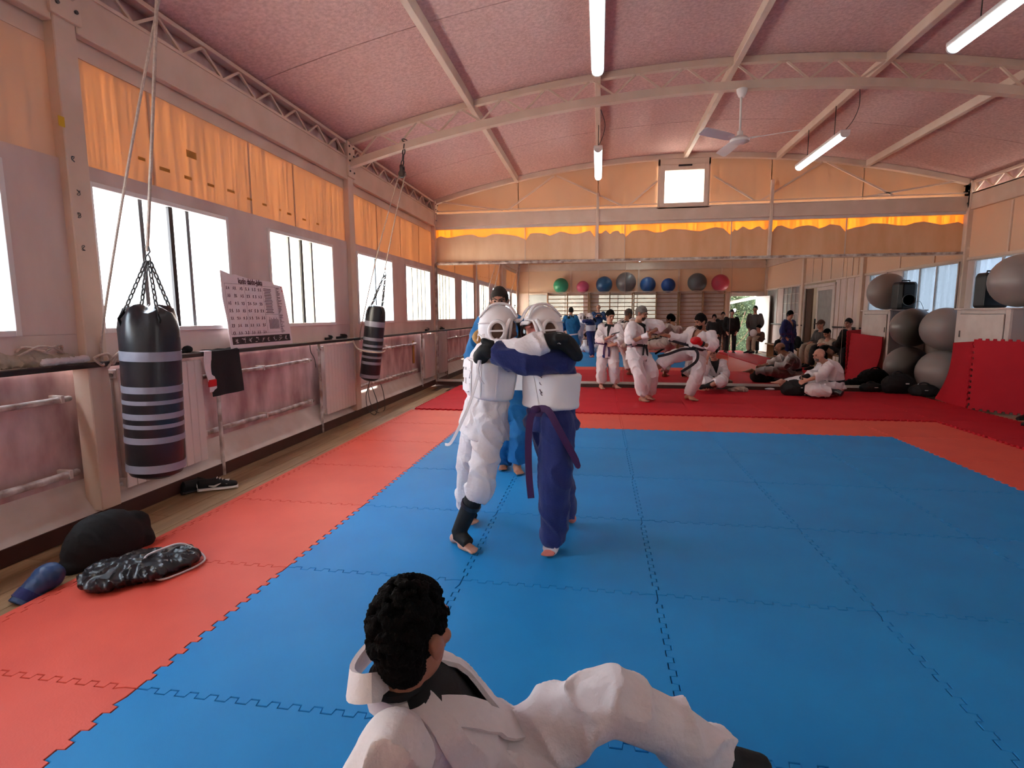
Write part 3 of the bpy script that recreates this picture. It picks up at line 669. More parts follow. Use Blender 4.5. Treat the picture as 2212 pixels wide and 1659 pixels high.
def punchbag(top, bot, r, bands, ring, label, torn):
    top = v3(top); bot = v3(bot); ax = frame(top-bot); L = np.linalg.norm(top-bot)
    b = thing('punching_bag', bot, label, 'punching bag')
    rr = [(.0, 0), (r*.55, .004), (r*.88, .03), (r, .075), (r, L*.5), (r, L-.22), (r*1.0, L-.12), (r*.93, L-.06), (r*.80, L-.01), (r*.62, L+.004), (r*.3, L+.012), (.0, L+.014)]
    g = G(); g.lathe(rr, bot, 36, ax)
    if torn:
        vs = []
        for v in g.v:
            h = (v3(v)-bot)@ax[2]; q = v3(v)-bot-ax[2]*h; a = math.atan2(q@ax[1], q@ax[0])
            k = max(0, (h-(L-.24))/.24)
            vs.append(tuple(v3(v)+nrm(q+1e-9)*k*.012*math.sin(7*a+h*9)+ax[2]*k*.018*math.sin(5*a)))
        g.v = vs
    g.build('body', M['blackv'], b)
    for t, h in bands:
        z = L*(1-t)
        G().lathe([(r+.0005, z-h/2), (r+.0025, z-h/2), (r+.0025, z+h/2), (r+.0005, z+h/2)], bot, 36, ax).build('tape_band', M['silver'], b)
    ring = v3(ring)
    for k in range(4):
        a = PI/4+k*PI/2+.3; p = bot+ax[2]*(L-.015)+(ax[0]*math.cos(a)+ax[1]*math.sin(a))*r*.78
        chain(p, ring-v3((0, 0, .06))+(ax[0]*math.cos(a)+ax[1]*math.sin(a))*.012, b)
        G().tube([p+nrm(ax[0]*math.cos(a)+ax[1]*math.sin(a))*.02-ax[2]*.10, p+nrm(ax[0]*math.cos(a)+ax[1]*math.sin(a))*.035-ax[2]*.05, p], .011, 6, flat=.5).build('strap', M['black'], b)
    G().tube([ring+v3((.018*math.cos(q), 0, -.05+.03*math.sin(q))) for q in np.linspace(0, 2*PI, 13)[:-1]], .006, 6, closed=True).build('ring', M['zinc'], b)
    G().tube([ring+v3((0, 0, -.02)), ring+v3((.02, 0, .0)), ring+v3((.012, .0, .03)), ring+v3((-.01, 0, .03))], .006, 6).build('snap_hook', M['zinc'], b)
    return b
B1 = [(.268, .060), (.459, .042), (.532, .026), (.613, .037), (.672, .026), (.753, .040), (.921, .05)]
b1 = punchbag((-1.145, .45, 1.435), (-1.19, .45, .335), .168, B1, (-1.12, .45, 1.79), 'larger black punching bag with silver tape bands, hanging nearest the camera', True)
B2 = [(.23, .07), (.43, .042), (.52, .03), (.59, .04), (.67, .03), (.75, .037), (.93, .045)]
b2 = punchbag((-1.245, 4.3, 1.509), (-1.384, 4.3, .511), .132, B2, (-1.115, 4.3, 1.975), 'smaller black punching bag pulled aside, hanging by the far radiator', False)
G().tube(cr([(-1.384, 4.3, .51), (-1.39, 4.28, .44), (-1.42, 4.25, .30), (-1.38, 4.22, .12), (-1.30, 4.26, .05), (-1.28, 4.3, .20), (-1.35, 4.3, .42)], 5), .006, 6).build('tail_cord', M['iron'], b2)
def rope(name, pts, r, label, m='rope', cat='rope', k=6):
    o = G().tube(cr(pts, k), r, 7).build(name, M[m]); return tag(o, label, cat)
p1 = (-.90, .45, 3.30)
rope('hanging_rope', [(-1.118, .45, 1.80), (-1.0, .45, 2.6), (-.905, .45, 3.28)], .010, 'twisted pale rope holding up the nearest punching bag')
rope('tie_rope', [(-.90, .47, 3.29), (-1.2, .46, 2.35), (-1.50, .462, 1.35), (-1.545, .47, 1.13), (-1.52, .45, 1.07), (-1.53, .40, 1.12), (-1.515, .49, 1.14), (-1.52, .52, 1.07), (-1.50, .56, 1.13), (-1.46, .66, 1.20), (-1.48, .6, 1.12), (-1.52, .54, 1.10), (-1.51, .47, 1.05)], .0085, 'long slack rope tied off at the sill beside the nearest column')
rope('tie_rope', [(-1.515, .50, 1.10), (-1.47, .60, 1.20), (-1.36, .60, 1.31), (-1.31, .55, 1.33), (-1.34, .56, 1.22), (-1.45, .62, 1.10), (-1.52, .55, 1.09)], .0085, 'looped rope from the sill knot to the nearest punching bag')
pu = thing('rope_pulley', (-.86, 4.3, 3.2), 'dark iron pulley block hung by chain from the roof truss', 'pulley')
G().lathe([(.0, -.028), (.045, -.028), (.05, -.01), (.04, 0), (.05, .01), (.045, .028), (0, .028)], (-.833, 4.3, 3.19), 18, [(1, 0, 0), (0, 0, 1), (0, -1, 0)]).build('wheel', M['iron'], pu)
for dy in (-.036, .036): G().box((-.855, 4.3+dy-.004, 3.16), (-.811, 4.3+dy+.004, 3.29)).build('cheek_plate', M['iron'], pu, False, .003)
G().box((-.85, 4.26, 3.275), (-.816, 4.34, 3.30)).build('yoke', M['iron'], pu, False, .003)
chain((-.833, 4.3, 3.29), (-.79, 4.3, 3.56), pu, s=1.6)
G().tube([(-.79+.03*math.cos(q), 4.30+.055*math.sin(q)+.0, 3.60+.0*q) for q in np.linspace(0, 2*PI, 13)[:-1]], .007, 6, closed=True).build('shackle', M['iron'], pu)
pu1 = thing('rope_pulley', (-.9, .45, 3.32), 'dark iron pulley block over the nearest punching bag', 'pulley')
G().lathe([(.0, -.028), (.045, -.028), (.05, -.01), (.04, 0), (.05, .01), (.045, .028), (0, .028)], (-.9, .45, 3.33), 18, [(1, 0, 0), (0, 0, 1), (0, -1, 0)]).build('wheel', M['iron'], pu1)
chain((-.9, .45, 3.36), (-.88, .45, 3.5), pu1, s=1.4)
rope('hanging_rope', [(-1.113, 4.3, 1.98), (-.95, 4.3, 2.63), (-.79, 4.3, 3.20)], .0075, 'thin rope from the truss pulley down to the farther punching bag')
rope('tie_rope', [(-.875, 4.3, 3.19), (-1.2, 4.32, 2.25), (-1.46, 4.34, 1.35), (-1.53, 4.38, 1.12), (-1.52, 4.40, 1.05)], .0075, 'thin slack rope from the truss pulley down to the sill')
rope('wrap_rope', [(-1.53, 4.15, 1.06), (-1.46, 4.13, .96), (-1.33, 4.12, .92), (-1.17, 4.20, .90), (-1.165, 4.34, .91)], .010, 'pale rope wrapped round the farther punching bag to hold it aside')
rope('sill_cord', [(-1.522, 3.05, 1.06), (-1.52, 3.06, .98), (-1.515, 3.12, .9), (-1.52, 3.15, .80)], .005, 'thin dark cord dangling from the sill left of second radiator', 'iron', 'cord')
rope('slack_cord', [(-1.60, 4.72, .32), (-1.52, 4.62, .14), (-1.48, 4.75, -.01), (-1.45, 4.95, .0), (-1.5, 5.05, .22), (-1.56, 5.1, .36)], .006, 'loose dark cord looping to floor below the farther bag', 'iron', 'cord')

# ---- poster leaning on the sill
po = thing('poster', (-1.56, 2.22, 1.095), 'pink-white martial arts technique chart propped on the sill between windows', 'poster')
PB = v3((-1.545, 1.745, 1.095)); PU = nrm((-.06, 0, .69)); PV = np.array([0, 1., 0]); PN = np.cross(PV, PU); PN = PN if PN[0] > 0 else -PN; PWd, PH = .97, .665
def pq(u, v, d=.004): return PB+PV*u+PU*v+PN*d
outl = [(0, 0), (.985, .0), (.975, .25), (.95, .48), (.93, .60), (.79, .615), (.775, .635), (.40, .645), (.20, .672), (.14, .668), (.0, .70), (-.02, .45), (.0, .25)]
g = G(); n = len(outl); g.add([pq(u, v, 0) for u, v in outl]+[pq(u, v, .006) for u, v in outl], [tuple(range(n))[::-1], tuple(range(n, 2*n))]+[(i, (i+1) % n, n+(i+1) % n, n+i) for i in range(n)])
g.build('board', M['poster'], po, False)
def quad(g, u0, v0, u1, v1, d=.0072): g.add([pq(u0, v0, d), pq(u1, v0, d), pq(u1, v1, d), pq(u0, v1, d)], [(0, 1, 2, 3)])
g = G(); quad(g, .03, .035, .95, .105); g.build('black_band', M['inkb'], po, False, fix=False)
def text(s_, size, u, v, m, parent, width=None, d=.0075, sx=1.):
    c = bpy.data.curves.new('lettering', 'FONT'); c.body = s_; c.size = size; c.resolution_u = 3; c.offset = .0022
    t = bpy.data.objects.new('lettering', c); COL.objects.link(t)
    dg = bpy.context.evaluated_depsgraph_get(); me = bpy.data.meshes.new_from_object(t.evaluated_get(dg)); bpy.data.objects.remove(t)
    off = WL[parent]
    x1 = max(vv.co.x for vv in me.vertices); k = (width/x1) if width else 1
    for vv in me.vertices: p = pq(u+vv.co.x*k, v+vv.co.y, d)-off; vv.co = p
    me.materials.clear(); return link('lettering', me, m, parent, False)
text('kudo daido-juku', .072, .225, .592, M['ink'], po, .36)
for k in (1,): text('kudo daido-juku', .072, .2265, .5925, M['ink'], po, .361, .0074)
g = G(); rr = random.Random(3)
def dash(g, p, q, w, d=.0072):
    a = math.atan2(q[1]-p[1], q[0]-p[0])+PI/2; e = (math.cos(a)*w/2, math.sin(a)*w/2)
    g.add([pq(p[0]+e[0], p[1]+e[1], d), pq(p[0]-e[0], p[1]-e[1], d), pq(q[0]-e[0], q[1]-e[1], d), pq(q[0]+e[0], q[1]+e[1], d)], [(0, 1, 2, 3)])
for i in range(6):
    for j in range(7):
        cx, cy_ = .07+i*.092, .545-j*.068
        for k in range(2):
            x = cx+k*.030-.015+rr.uniform(-.006, .006); h = rr.uniform(.012, .018)
            dash(g, (x, cy_+h), (x+rr.uniform(-.006, .006), cy_-.002), .008)
            dash(g, (x, cy_), (x-.010, cy_-h), .005); dash(g, (x, cy_), (x+.010, cy_-h*.8), .005)
            dash(g, (x, cy_+h*.7), (x+rr.uniform(-.018, .018), cy_+rr.uniform(0, .016)), .004)
o = g.build('printed_figures', M['ink'], po, False, fix=False); tag(o, kind='stuff')
g = G()
for k in range(16): w_ = .05+.02*rr.random(); quad(g, .655-w_, .555-k*.0155, .655+w_, .562-k*.0155)
for k in range(13): quad(g, .62+k*.013, .165, .626+k*.013, .285-.03*rr.random())
for k in range(44): quad(g, .805, .575-k*.0105, .815+.075*rr.random(), .580-k*.0105)
o = g.build('printed_lines', M['ink'], po, False, fix=False); tag(o, kind='stuff')
g = G()
for u in (.03, .30, .575, .795):
    dash(g, (u, .585), (u, .13), .0022)
dash(g, (.03, .585), (.80, .585), .0022); dash(g, (.03, .13), (.80, .13), .0022); dash(g, (.575, .31), (.795, .31), .0022)
o = g.build('printed_grid', M['ink'], po, False, fix=False); tag(o, kind='stuff')
g = G()
for k in range(9):
    x = .09+k*.098
    for q in range(5): dash(g, (x+rr.uniform(-.02, .03), .045+rr.uniform(0, .05)), (x+rr.uniform(-.03, .03), .045+rr.uniform(0, .05)), .006, .0082)
o = g.build('pale_band_figures', M['inkp'], po, False, fix=False); tag(o, kind='stuff')
g = G(); dash(g, (.90, .58), (.905, .60), .012); dash(g, (.91, .545), (.92, .56), .014); g.build('red_stamp', M['redglove'], po, False, fix=False)

# ---- cloths and small things on the sill
def wave_sheet(f, nu, nv, th):
    g = G(); P = [[v3(f(u/nu, v/nv)) for v in range(nv+1)] for u in range(nu+1)]
    vs = []; 
    for u in range(nu+1):
        for v in range(nv+1):
            a = P[min(nu, u+1)][v]-P[max(0, u-1)][v]; b = P[u][min(nv, v+1)]-P[u][max(0, v-1)]
            vs.append((P[u][v], nrm(np.cross(a, b))))
    N = len(vs); idx = lambda u, v: u*(nv+1)+v
    fs = []
    for u in range(nu):
        for v in range(nv): fs.append((idx(u, v), idx(u+1, v), idx(u+1, v+1), idx(u, v+1)))
    fs2 = [tuple(N+i for i in f_[::-1]) for f_ in fs]
    rim = [idx(u, 0) for u in range(nu+1)]+[idx(nu, v) for v in range(1, nv+1)]+[idx(u, nv) for u in range(nu-1, -1, -1)]+[idx(0, v) for v in range(nv-1, 0, -1)]
    side = [(rim[i], rim[(i+1) % len(rim)], N+rim[(i+1) % len(rim)], N+rim[i]) for i in range(len(rim))]
    return g.add([p for p, n in vs]+[p+n*th for p, n in vs], fs+fs2+side)
def towel(u, v):
    y = 1.44+.39*u+.012*math.sin(v*5+u*3)
    L = v*.62
    if L < .20: return (-1.70+L*.88, y, 1.103+.004*math.sin(u*14))
    return (-1.516+.010*math.sin(u*11)*(v-.3)+.02*(v-.35), y, 1.10-(L-.20)*.92)
tag(wave_sheet(towel, 16, 18, .006).build('hanging_towel', M['black']), 'black towel folded over the sill edge above the sneakers', 'towel')
st = thing('white_strap', (-1.52, 1.38, 1.10), 'white fabric strap with red end hanging beside the black towel', 'strap')
wave_sheet(lambda u, v: (-1.64+.13*min(1, v*4) if v < .25 else -1.508+.01*math.sin(v*9), 1.345+.085*u+.05*v, 1.102 if v < .25 else 1.10-(v-.25)*.46), 4, 16, .005).build('strap_body', M['gi'], st)
G().box((-1.512, 1.385, .80), (-1.495, 1.475, .86)).build('red_patch', M['redglove'], st, False, .003)
def blobmesh(g, name, m, parent, vox, sm=4, fold=0., fk=9., props=None):
    o = g.build(name, m, None, True, fix=False)
    a = o.modifiers.new('r', 'REMESH'); a.mode = 'VOXEL'; a.voxel_size = vox; a.adaptivity = 0
    b = o.modifiers.new('s', 'SMOOTH'); b.factor = .5; b.iterations = sm
    dg = bpy.context.evaluated_depsgraph_get(); me = bpy.data.meshes.new_from_object(o.evaluated_get(dg)); bpy.data.objects.remove(o)
    n = len(me.vertices); co = np.empty(n*3); me.vertices.foreach_get('co', co); co = co.reshape(-1, 3)
    if fold:
        no = np.empty(n*3); me.vertices.foreach_get('normal', no); no = no.reshape(-1, 3)
        k = fk if hasattr(fk, '__len__') else (fk, fk, fk*.6)
        d = np.array([max(0, 1-abs(noise.noise((p[0]*k[0]+.5*p[2]*k[0], p[1]*k[1]+.25*p[2]*k[1], p[2]*k[2]-.3*p[0]*k[2])))*3.2)**1.4-.25+.4*noise.noise((p[0]*k[0]*.6+5, p[1]*k[1]*.6, p[2]*k[2]*.6)) for p in co])
        co = co+no*(d*fold)[:, None]
    off = WL.get(parent, np.zeros(3)) if parent is not None else np.zeros(3)
    me.vertices.foreach_set('co', (co-off).ravel()); me.update()
    return link(name, me, m, parent, True, props)
g = G(); g.tube(cr([(-1.63, -.10, 1.115), (-1.60, .06, 1.135), (-1.62, .22, 1.13), (-1.62, .36, 1.115)]), [.02, .04, .04, .02], 10); g.ell((-1.63, .05, 1.16), (.05, .08, .045)); g.ell((-1.6, .24, 1.125), (.05, .12, .03)); g.ell((-1.64, -.12, 1.14), (.06, .16, .05))
tag(blobmesh(g, 'crumpled_cloth', M['beige'], None, .008, 3, .012, 22), 'crumpled cream cloth heap on the sill, left of nearest column', 'cloth')
rope('coiled_rope', [(-1.6+.05*math.cos(a)*(1+.2*math.sin(a*3)), .12+.13*math.sin(a), 1.19+.025*math.sin(a*2.3)) for a in np.linspace(0, 4*PI, 22)], .008, 'loose coil of cream rope lying over the crumpled cloth', k=2)
tag(blobmesh(G().tube([(-1.56, .10, 1.115), (-1.57, .38, 1.118)], .024, 8), 'folded_belt', M['gi'], None, .006, 2, .004, 30), 'rolled white belt lying at front edge of the cluttered sill', 'belt')
g = G(); g.ell((-1.61, 1.30, 1.12), (.04, .05, .03)); g.ell((-1.62, 1.26, 1.11), (.03, .04, .02))
tag(blobmesh(g, 'small_glove', M['black'], None, .006, 2, .004, 30), 'small black glove on the sill behind the nearest bag', 'glove')
def sandal(x, y, rz, label):
    s_ = thing('sandal', (x, y, 1.094), label, 'sandal', None)
    c, s2 = math.cos(rz), math.sin(rz); X = lambda u, v, z: (x+u*c-v*s2, y+u*s2+v*c, z)
    pts = [X(.04*math.sin(a)*(1+.15*math.cos(a)), .13*math.cos(a), 0) for a in np.linspace(0, 2*PI, 20)[:-1]]
    G().prism([(p[0], p[1]) for p in pts], 1.094, 1.124).build('sole', M['blackp'], s_, True)
    G().ribbon([X(-.045, .04, 1.115), X(-.032, .04, 1.140), X(0, .04, 1.150), X(.032, .04, 1.140), X(.045, .04, 1.115)], [X(-1, 0, .0)-v3((x, y, 0)), (0, 0, 1), (0, 0, 1), (0, 0, 1), X(1, 0, 0)-v3((x, y, 0))], .09, .006).build('strap', M['black'], s_)
sandal(-1.62, 3.66, .3, 'black sandal on the sill left of farther bag, nearer one'); sandal(-1.61, 3.98, -.1, 'black sandal on the sill left of farther bag, farther one')
sandal(-1.61, 7.55, .2, 'black sandal on the sill in the far left corner')
o = G().lathe([(0, 0), (.028, 0), (.028, .05), (.03, .055), (0, .056)], (-1.66, 4.12, 1.094), 14).build('white_cup', M['white']); tag(o, 'small white cup on the sill beside the black sandals', 'cup')

# ---- on the floor at the left
def sneaker(x, y, rz, label, white=True):
    s_ = thing('sneaker', (x, y, -.02), label, 'shoe'); c, q = math.cos(rz), math.sin(rz)
    X = lambda u, v, z: (x+u*c-v*q, y+u*q+v*c, z)
    def sec(u, w, z0, z1, n=10): return [X(u, w*math.cos(a), z0+(z1-z0)*(.5+.5*math.sin(a))) for a in np.linspace(0, 2*PI, n+1)[:-1]]
    G().rings([sec(u, w, -.02, .012) for u, w in ((-.145, .02), (-.13, .036), (-.05, .036), (.03, .045), (.10, .045), (.14, .03), (.15, .012))]).build('sole', M['white'] if white else M['blackp'], s_)
    G().rings([sec(u, w, .0, z) for u, w, z in ((-.14, .018, .06), (-.125, .032, .085), (-.06, .034, .08), (-.01, .036, .085), (.05, .04, .062), (.10, .04, .05), (.135, .025, .04), (.145, .01, .03))]).build('upper', M['black'], s_)
    if white:
        for sgn in (-1, 1):
            G().ribbon([X(-.06, sgn*.037, .03), X(-.02, sgn*.042, .022), (X(.03, sgn*.043, .045))], [X(0, sgn, 0)-v3((x, y, 0))]*3, [.006, .018, .004], .004).build('side_stripe', M['white'], s_)
        G().ribbon([X(.06, .036, .035), X(.075, 0, .062), X(.06, -.036, .035)], [X(0, 1, .5)-v3((x, y, 0)), (0, 0, 1), X(0, -1, .5)-v3((x, y, 0))], .03, .004).build('toe_panel', M['white'], s_)
        G().ribbon([X(-.142, .02, .03), X(-.148, 0, .035), X(-.142, -.02, .03)], [X(-1, 0, 0)-v3((x, y, 0))]*3, .03, .004).build('heel_panel', M['white'], s_)
    for k in range(3): G().tube([X(.0+.02*k, -.02, .083-.008*k), X(.0+.02*k, .02, .083-.008*k)], .004, 5).build('lace', M['white'] if white else M['black'], s_)
sneaker(-1.36, 1.22, .55, 'black and white low sneaker by the skirting under the black towel')
sneaker(-1.50, 1.19, 1.2, 'plain dark sneaker behind the black and white one', False)
g = G(); c0 = v3((-1.12, -.03, .06)); A = nrm((.14, .36, 0)); Bv = np.cross((0, 0, 1), A)
g.ell(c0+v3((0, 0, .02)), (.22, .10, .19), [A, Bv, (0, 0, 1)], 18, 12); g.ell(c0+A*.13+v3((0, 0, .06)), (.12, .05, .11), [A, Bv, (0, 0, 1)]); g.ell(c0-A*.14-v3((0, 0, .05)), (.10, .07, .07), [A, Bv, (0, 0, 1)]); g.ell(c0+A*.20-v3((0, 0, .02)), (.06, .06, .08), [A, Bv, (0, 0, 1)])
sb = thing('shield_bag', c0, 'limp black cloth bag slumped on the boards by the mat edge', 'bag')
blobmesh(g, 'cloth_body', M['black'], sb, .009, 5, .006, 10)
G().box(c0-v3((.13, .20, .08)), c0-v3((.03, .10, .05))).build('strap_end', M['blackv'], sb, False, .01)
g = G(); c1 = v3((-.74, -.20, .045)); A = nrm((.34, .42, 0)); Bv = np.cross((0, 0, 1), A)
for u, w, h, l in ((-.12, .17, .05, .15), (.02, .19, .055, .16), (.16, .15, .045, .13)): g.ell(c1+A*u, (l, w, h), [A, Bv, (0, 0, 1)])
db = thing('drawstring_bag', c1-v3((0, 0, .045)), 'shiny black drawstring bag with pale cord lying on the red mats', 'bag')
blobmesh(g, 'bag_body', M['blackv'], db, .008, 3, .016, 20)
pts = [c1+A*.10-Bv*.13+v3((0, 0, -.02)), c1+A*.02-Bv*.05+v3((0, 0, .055)), c1+A*.12+Bv*.0+v3((0, 0, .068)), c1+A*.22+Bv*.04+v3((0, 0, .05)), c1+A*.30-Bv*.02+v3((0, 0, -.02)), c1+A*.27-Bv*.10+v3((0, 0, -.035)), c1+A*.10-Bv*.17+v3((0, 0, -.036)), c1+A*.05-Bv*.155+v3((0, 0, -.03))]
G().tube(cr(pts, 6), .006, 6).build('drawstring', M['gi'], db)
g = G(); c2 = v3((-1.10, -.43, .04)); A = nrm((.05, .20, .10)); Bv = nrm(np.cross((0, 0, 1), A)); Cv = np.cross(A, Bv)
bg = thing('boxing_glove', (-1.1, -.45, -.02), 'blue boxing glove lying on the floorboards at the lower left', 'glove')
g.ell(c2+A*.04, (.075, .066, .070), [A, Bv, Cv]); g.ell(c2-A*.01, (.06, .058, .056), [A, Bv, Cv]); g.tube([c2-A*.03, c2-A*.10-v3((0, 0, .03))], [.05, .058], 12, 'flat'); g.tube([c2-A*.02+Bv*.05, c2+A*.05+Bv*.065], [.022, .026], 8)
blobmesh(g, 'glove_body', M['blueglove'], bg, .006, 4, .003, 25)
G().tube([c2-A*.045-v3((0, 0, .008)), c2-A*.085-v3((0, 0, .02))], [.056, .058], 14, 'flat').build('cuff_strap', M['navy'], bg)

# ---- lamps and ceiling fan
def lamp(x, y0, y1, z, label, rods=True):
    l = thing('tube_lamp', (x, (y0+y1)/2, z), label, 'lamp')
    G().box((x-.062, y0, z+.015), (x+.062, y1, z+.06)).build('tray', M['white'], l, False, .008)
    n = 10; G().rings([[(x+.055*math.cos(a), y, z+.016-.05*math.sin(a)) for a in np.linspace(0, PI, n)] for y in (y0+.02, y1-.02)]).build('diffuser', M['lamp'], l)
    for y in (y0, y1-.02): G().rings([[(x+.058*math.cos(a), yy, z+.016-.053*math.sin(a)) for a in np.linspace(0, PI, n)] for yy in (y, y+.02)]).build('end_cap', M['white'], l)
    if rods:
        for y in (y0+.35, y1-.35): G().tube([(x, y, z+.05), (x, y, zc(x)-.08)], .006, 6).build('hanger_rod', M['iron'], l)
        G().tube(cr([(x, y0+.03, z+.05), (x+.06, y0-.05, z+.15), (x+.09, y0-.12, z+.30), (x+.03, y0-.25, zc(x)-.10)]), .005, 6).build('supply_cable', M['iron'], l)
lamp(1.64, 5.46, 7.10, 3.70, 'far fluorescent tube lamp seen end-on near the gable window')
lamp(1.64, 1.40, 3.045, 3.72, 'near fluorescent tube lamp seen end-on at the top centre')
lamp(4.77, 5.24, 6.90, 3.67, 'far slanting fluorescent tube lamp right of the fan')
lamp(4.77, 1.45, 3.10, 3.72, 'near slanting fluorescent tube lamp in the top right corner')
lamp(3.2, -3.1, -1.6, 3.45, 'fluorescent tube lamp over the wall bars, seen in the mirror')
f = thing('ceiling_fan', (3.27, 4.3, 3.4), 'white three-blade ceiling fan hanging from the arched truss', 'fan')
G().lathe([(.0, 0), (.03, 0), (.055, .05), (.06, .09), (.0, .09)], (3.27, 4.3, 3.86), 18).build('canopy', M['white'], f)
G().tube([(3.27, 4.3, 3.43), (3.265, 4.3, 3.87)], .013, 8).build('down_rod', M['white'], f)
G().lathe([(.0, 0), (.06, .0), (.105, .02), (.11, .045), (.08, .07), (.035, .09), (.03, .14), (.0, .14)], (3.27, 4.3, 3.35), 24).build('motor', M['white'], f)
for k in range(3):
    a = -.38+k*2*PI/3; d = v3((math.cos(a), math.sin(a), 0)); e = v3((-math.sin(a), math.cos(a), 0)); c = v3((3.27, 4.3, 3.40))
    g = G(); rings = []
    for r_, w_ in ((.13, .04), (.2, .055), (.45, .065), (.60, .06), (.62, .04)):
        rings.append([c+d*r_+e*w_+v3((0, 0, .016)), c+d*r_+e*w_+v3((0, 0, .022)), c+d*r_-e*w_-v3((0, 0, .016)), c+d*r_-e*w_-v3((0, 0, .022))])
    g.rings(rings).build('blade', M['white'], f, False)
    G().bar(c+d*.09, c+d*.2, .035, .006).build('blade_bracket', M['white'], f, False)

# ---- right side: cabinet, speaker, balls, standing mats, bags
cb = thing('cabinet', (7.62, 6.47, 0), 'cream painted cupboard with panel door in the right corner', 'cabinet')
G().box((7.33, 5.9, .02), (7.94, 7.05, 1.44)).build('carcass', mat('grey_cabinet_side', (.42, .36, .35), .55), cb, False, .004)
for lo, hi in (((7.30, 5.9, .02), (7.335, 5.99, 1.44)), ((7.30, 6.96, .02), (7.335, 7.05, 1.44)), ((7.30, 5.99, 1.38), (7.335, 6.96, 1.44))): G().box(lo, hi).build('face_rail', M['paint'], cb, False, .003)
G().box((7.285, 6.0, .05), (7.305, 6.95, 1.37)).build('door', M['paint'], cb, False, .004)
G().box((7.275, 6.90, 1.02), (7.287, 6.92, 1.12)).build('door_handle', M['iron'], cb, False, .003)
G().box((7.27, 5.87, 1.44), (7.95, 7.08, 1.465)).build('top_board', M['paint'], cb, False, .004)
def ball(name, c, r, m, label, group=None, sq=1.):
    b = thing(name, (c[0], c[1], c[2]-r), label, 'ball', group)
    prof = []
    n = 28
    for k in range(n+1):
        th = -PI/2+PI*k/n; rr_ = r*math.cos(th); rib = 1+.006*math.sin(th*30)*(abs(th) < 1.0)
        prof.append((max(.001, rr_*rib), r*math.sin(th)))
    ax = [nrm((1, .2, .1)), None, nrm((.08, .1, 1))]; ax[0] = nrm(np.cross(ax[2], (0, 1, 0))); ax[1] = np.cross(ax[2], ax[0])
    G().lathe(prof, c, 40, ax).build('skin', m, b)
    G().lathe([(0, 0), (.012, 0), (.010, .004), (0, .004)], v3(c)+v3(ax[2])*(r-.002), 10, ax).build('plug', M['white'], b)
    return b
ball('exercise_ball', (7.60, 6.23, 1.845), .372, M['ballgrey'], 'large grey exercise ball resting on the cream cupboard')
ball('exercise_ball', (7.43, 7.52, .40), .375, M['ballgrey'], 'grey exercise ball on the floor between cupboard and mirror, lower of the stacked pair')
ball('exercise_ball', (7.44, 7.56, 1.13), .355, M['ballgrey'], 'grey exercise ball between cupboard and mirror, upper of the stacked pair')
sp = thing('loudspeaker', (7.62, 6.83, 1.465), 'black portable loudspeaker behind the big grey ball on the cupboard', 'loudspeaker')
G().rings([[(7.62+w*x, 6.86+d*y, z) for x, y in ((-1, -1), (1, -1), (1, .6), (.6, 1), (-.6, 1), (-1, .6))] for z, w, d in ((1.468, .15, .13), (1.50, .17, .15), (1.95, .17, .15), (2.0, .15, .12))]).build('case', M['blackp'], sp, False, .01)
G().lathe([(0, 0), (.10, 0), (.115, .012), (.12, .0)], (7.62, 7.015, 1.65), 22, [(1, 0, 0), (0, 0, 1), (0, 1, 0)]).build('woofer', M['iron'], sp)
G().tube([(7.55, 6.86, 1.99), (7.55, 6.86, 2.03), (7.69, 6.86, 2.03), (7.69, 6.86, 1.99)], .012, 6).build('handle', M['blackp'], sp)
G().tube(cr([(7.74, 7.0, 1.6), (7.80, 7.05, 1.62), (7.85, 7.08, 1.5), (7.86, 7.06, 1.47)]), .004, 5).build('cable', M['blackp'], sp)
def standing_mat(a, b, lean, label, m):
    a = v3(a); b = v3(b); d = nrm(b-a); nn = np.cross(d, (0, 0, 1)); u = nrm(v3((0, 0, 1))+nn*lean)
    o = thing('standing_mat', (a+b)/2, label, 'mat'); po_ = outline(); n = len(po_); w = np.linalg.norm(b-a)
    k = np.cross(d, u)
    vs = [a+d*x*w+u*y+k*.0 for x, y in po_]+[a+d*x*w+u*y+k*.022 for x, y in po_]
    g = G().add(vs, [tuple(range(n))[::-1], tuple(range(n, 2*n))]+[(i, (i+1) % n, n+(i+1) % n, n+i) for i in range(n)]); g.build('foam_sheet', m, o, False)
    return o
sm_ = thing('standing_mat', (7.0, 6.4, .02), 'bent red foam mat leaning on the cupboard front beside the grey balls', 'mat')
def bent(u, v):
    b = lerp((7.06, 6.95, .021), (7.0, 6.09, -.0), u); t = lerp((7.255, 6.95, .93), (7.03, 6.12, .985), u); p = lerp(b, t, v); k = (1-u)*.10*math.sin(PI*v)
    e = .012*(1 if int(v*22) % 2 else -1) if u > .999 and 0 < v < 1 else 0
    return (p[0]+k*.6, p[1]+e, p[2]-k*.5)
wave_sheet(bent, 8, 22, .02).build('foam_sheet', M['dred'], sm_, False)
standing_mat((7.0, 6.06, .021), (7.64, 5.29, .021), .03, 'dark red foam mat stood on edge facing the camera at right', M['dred'])
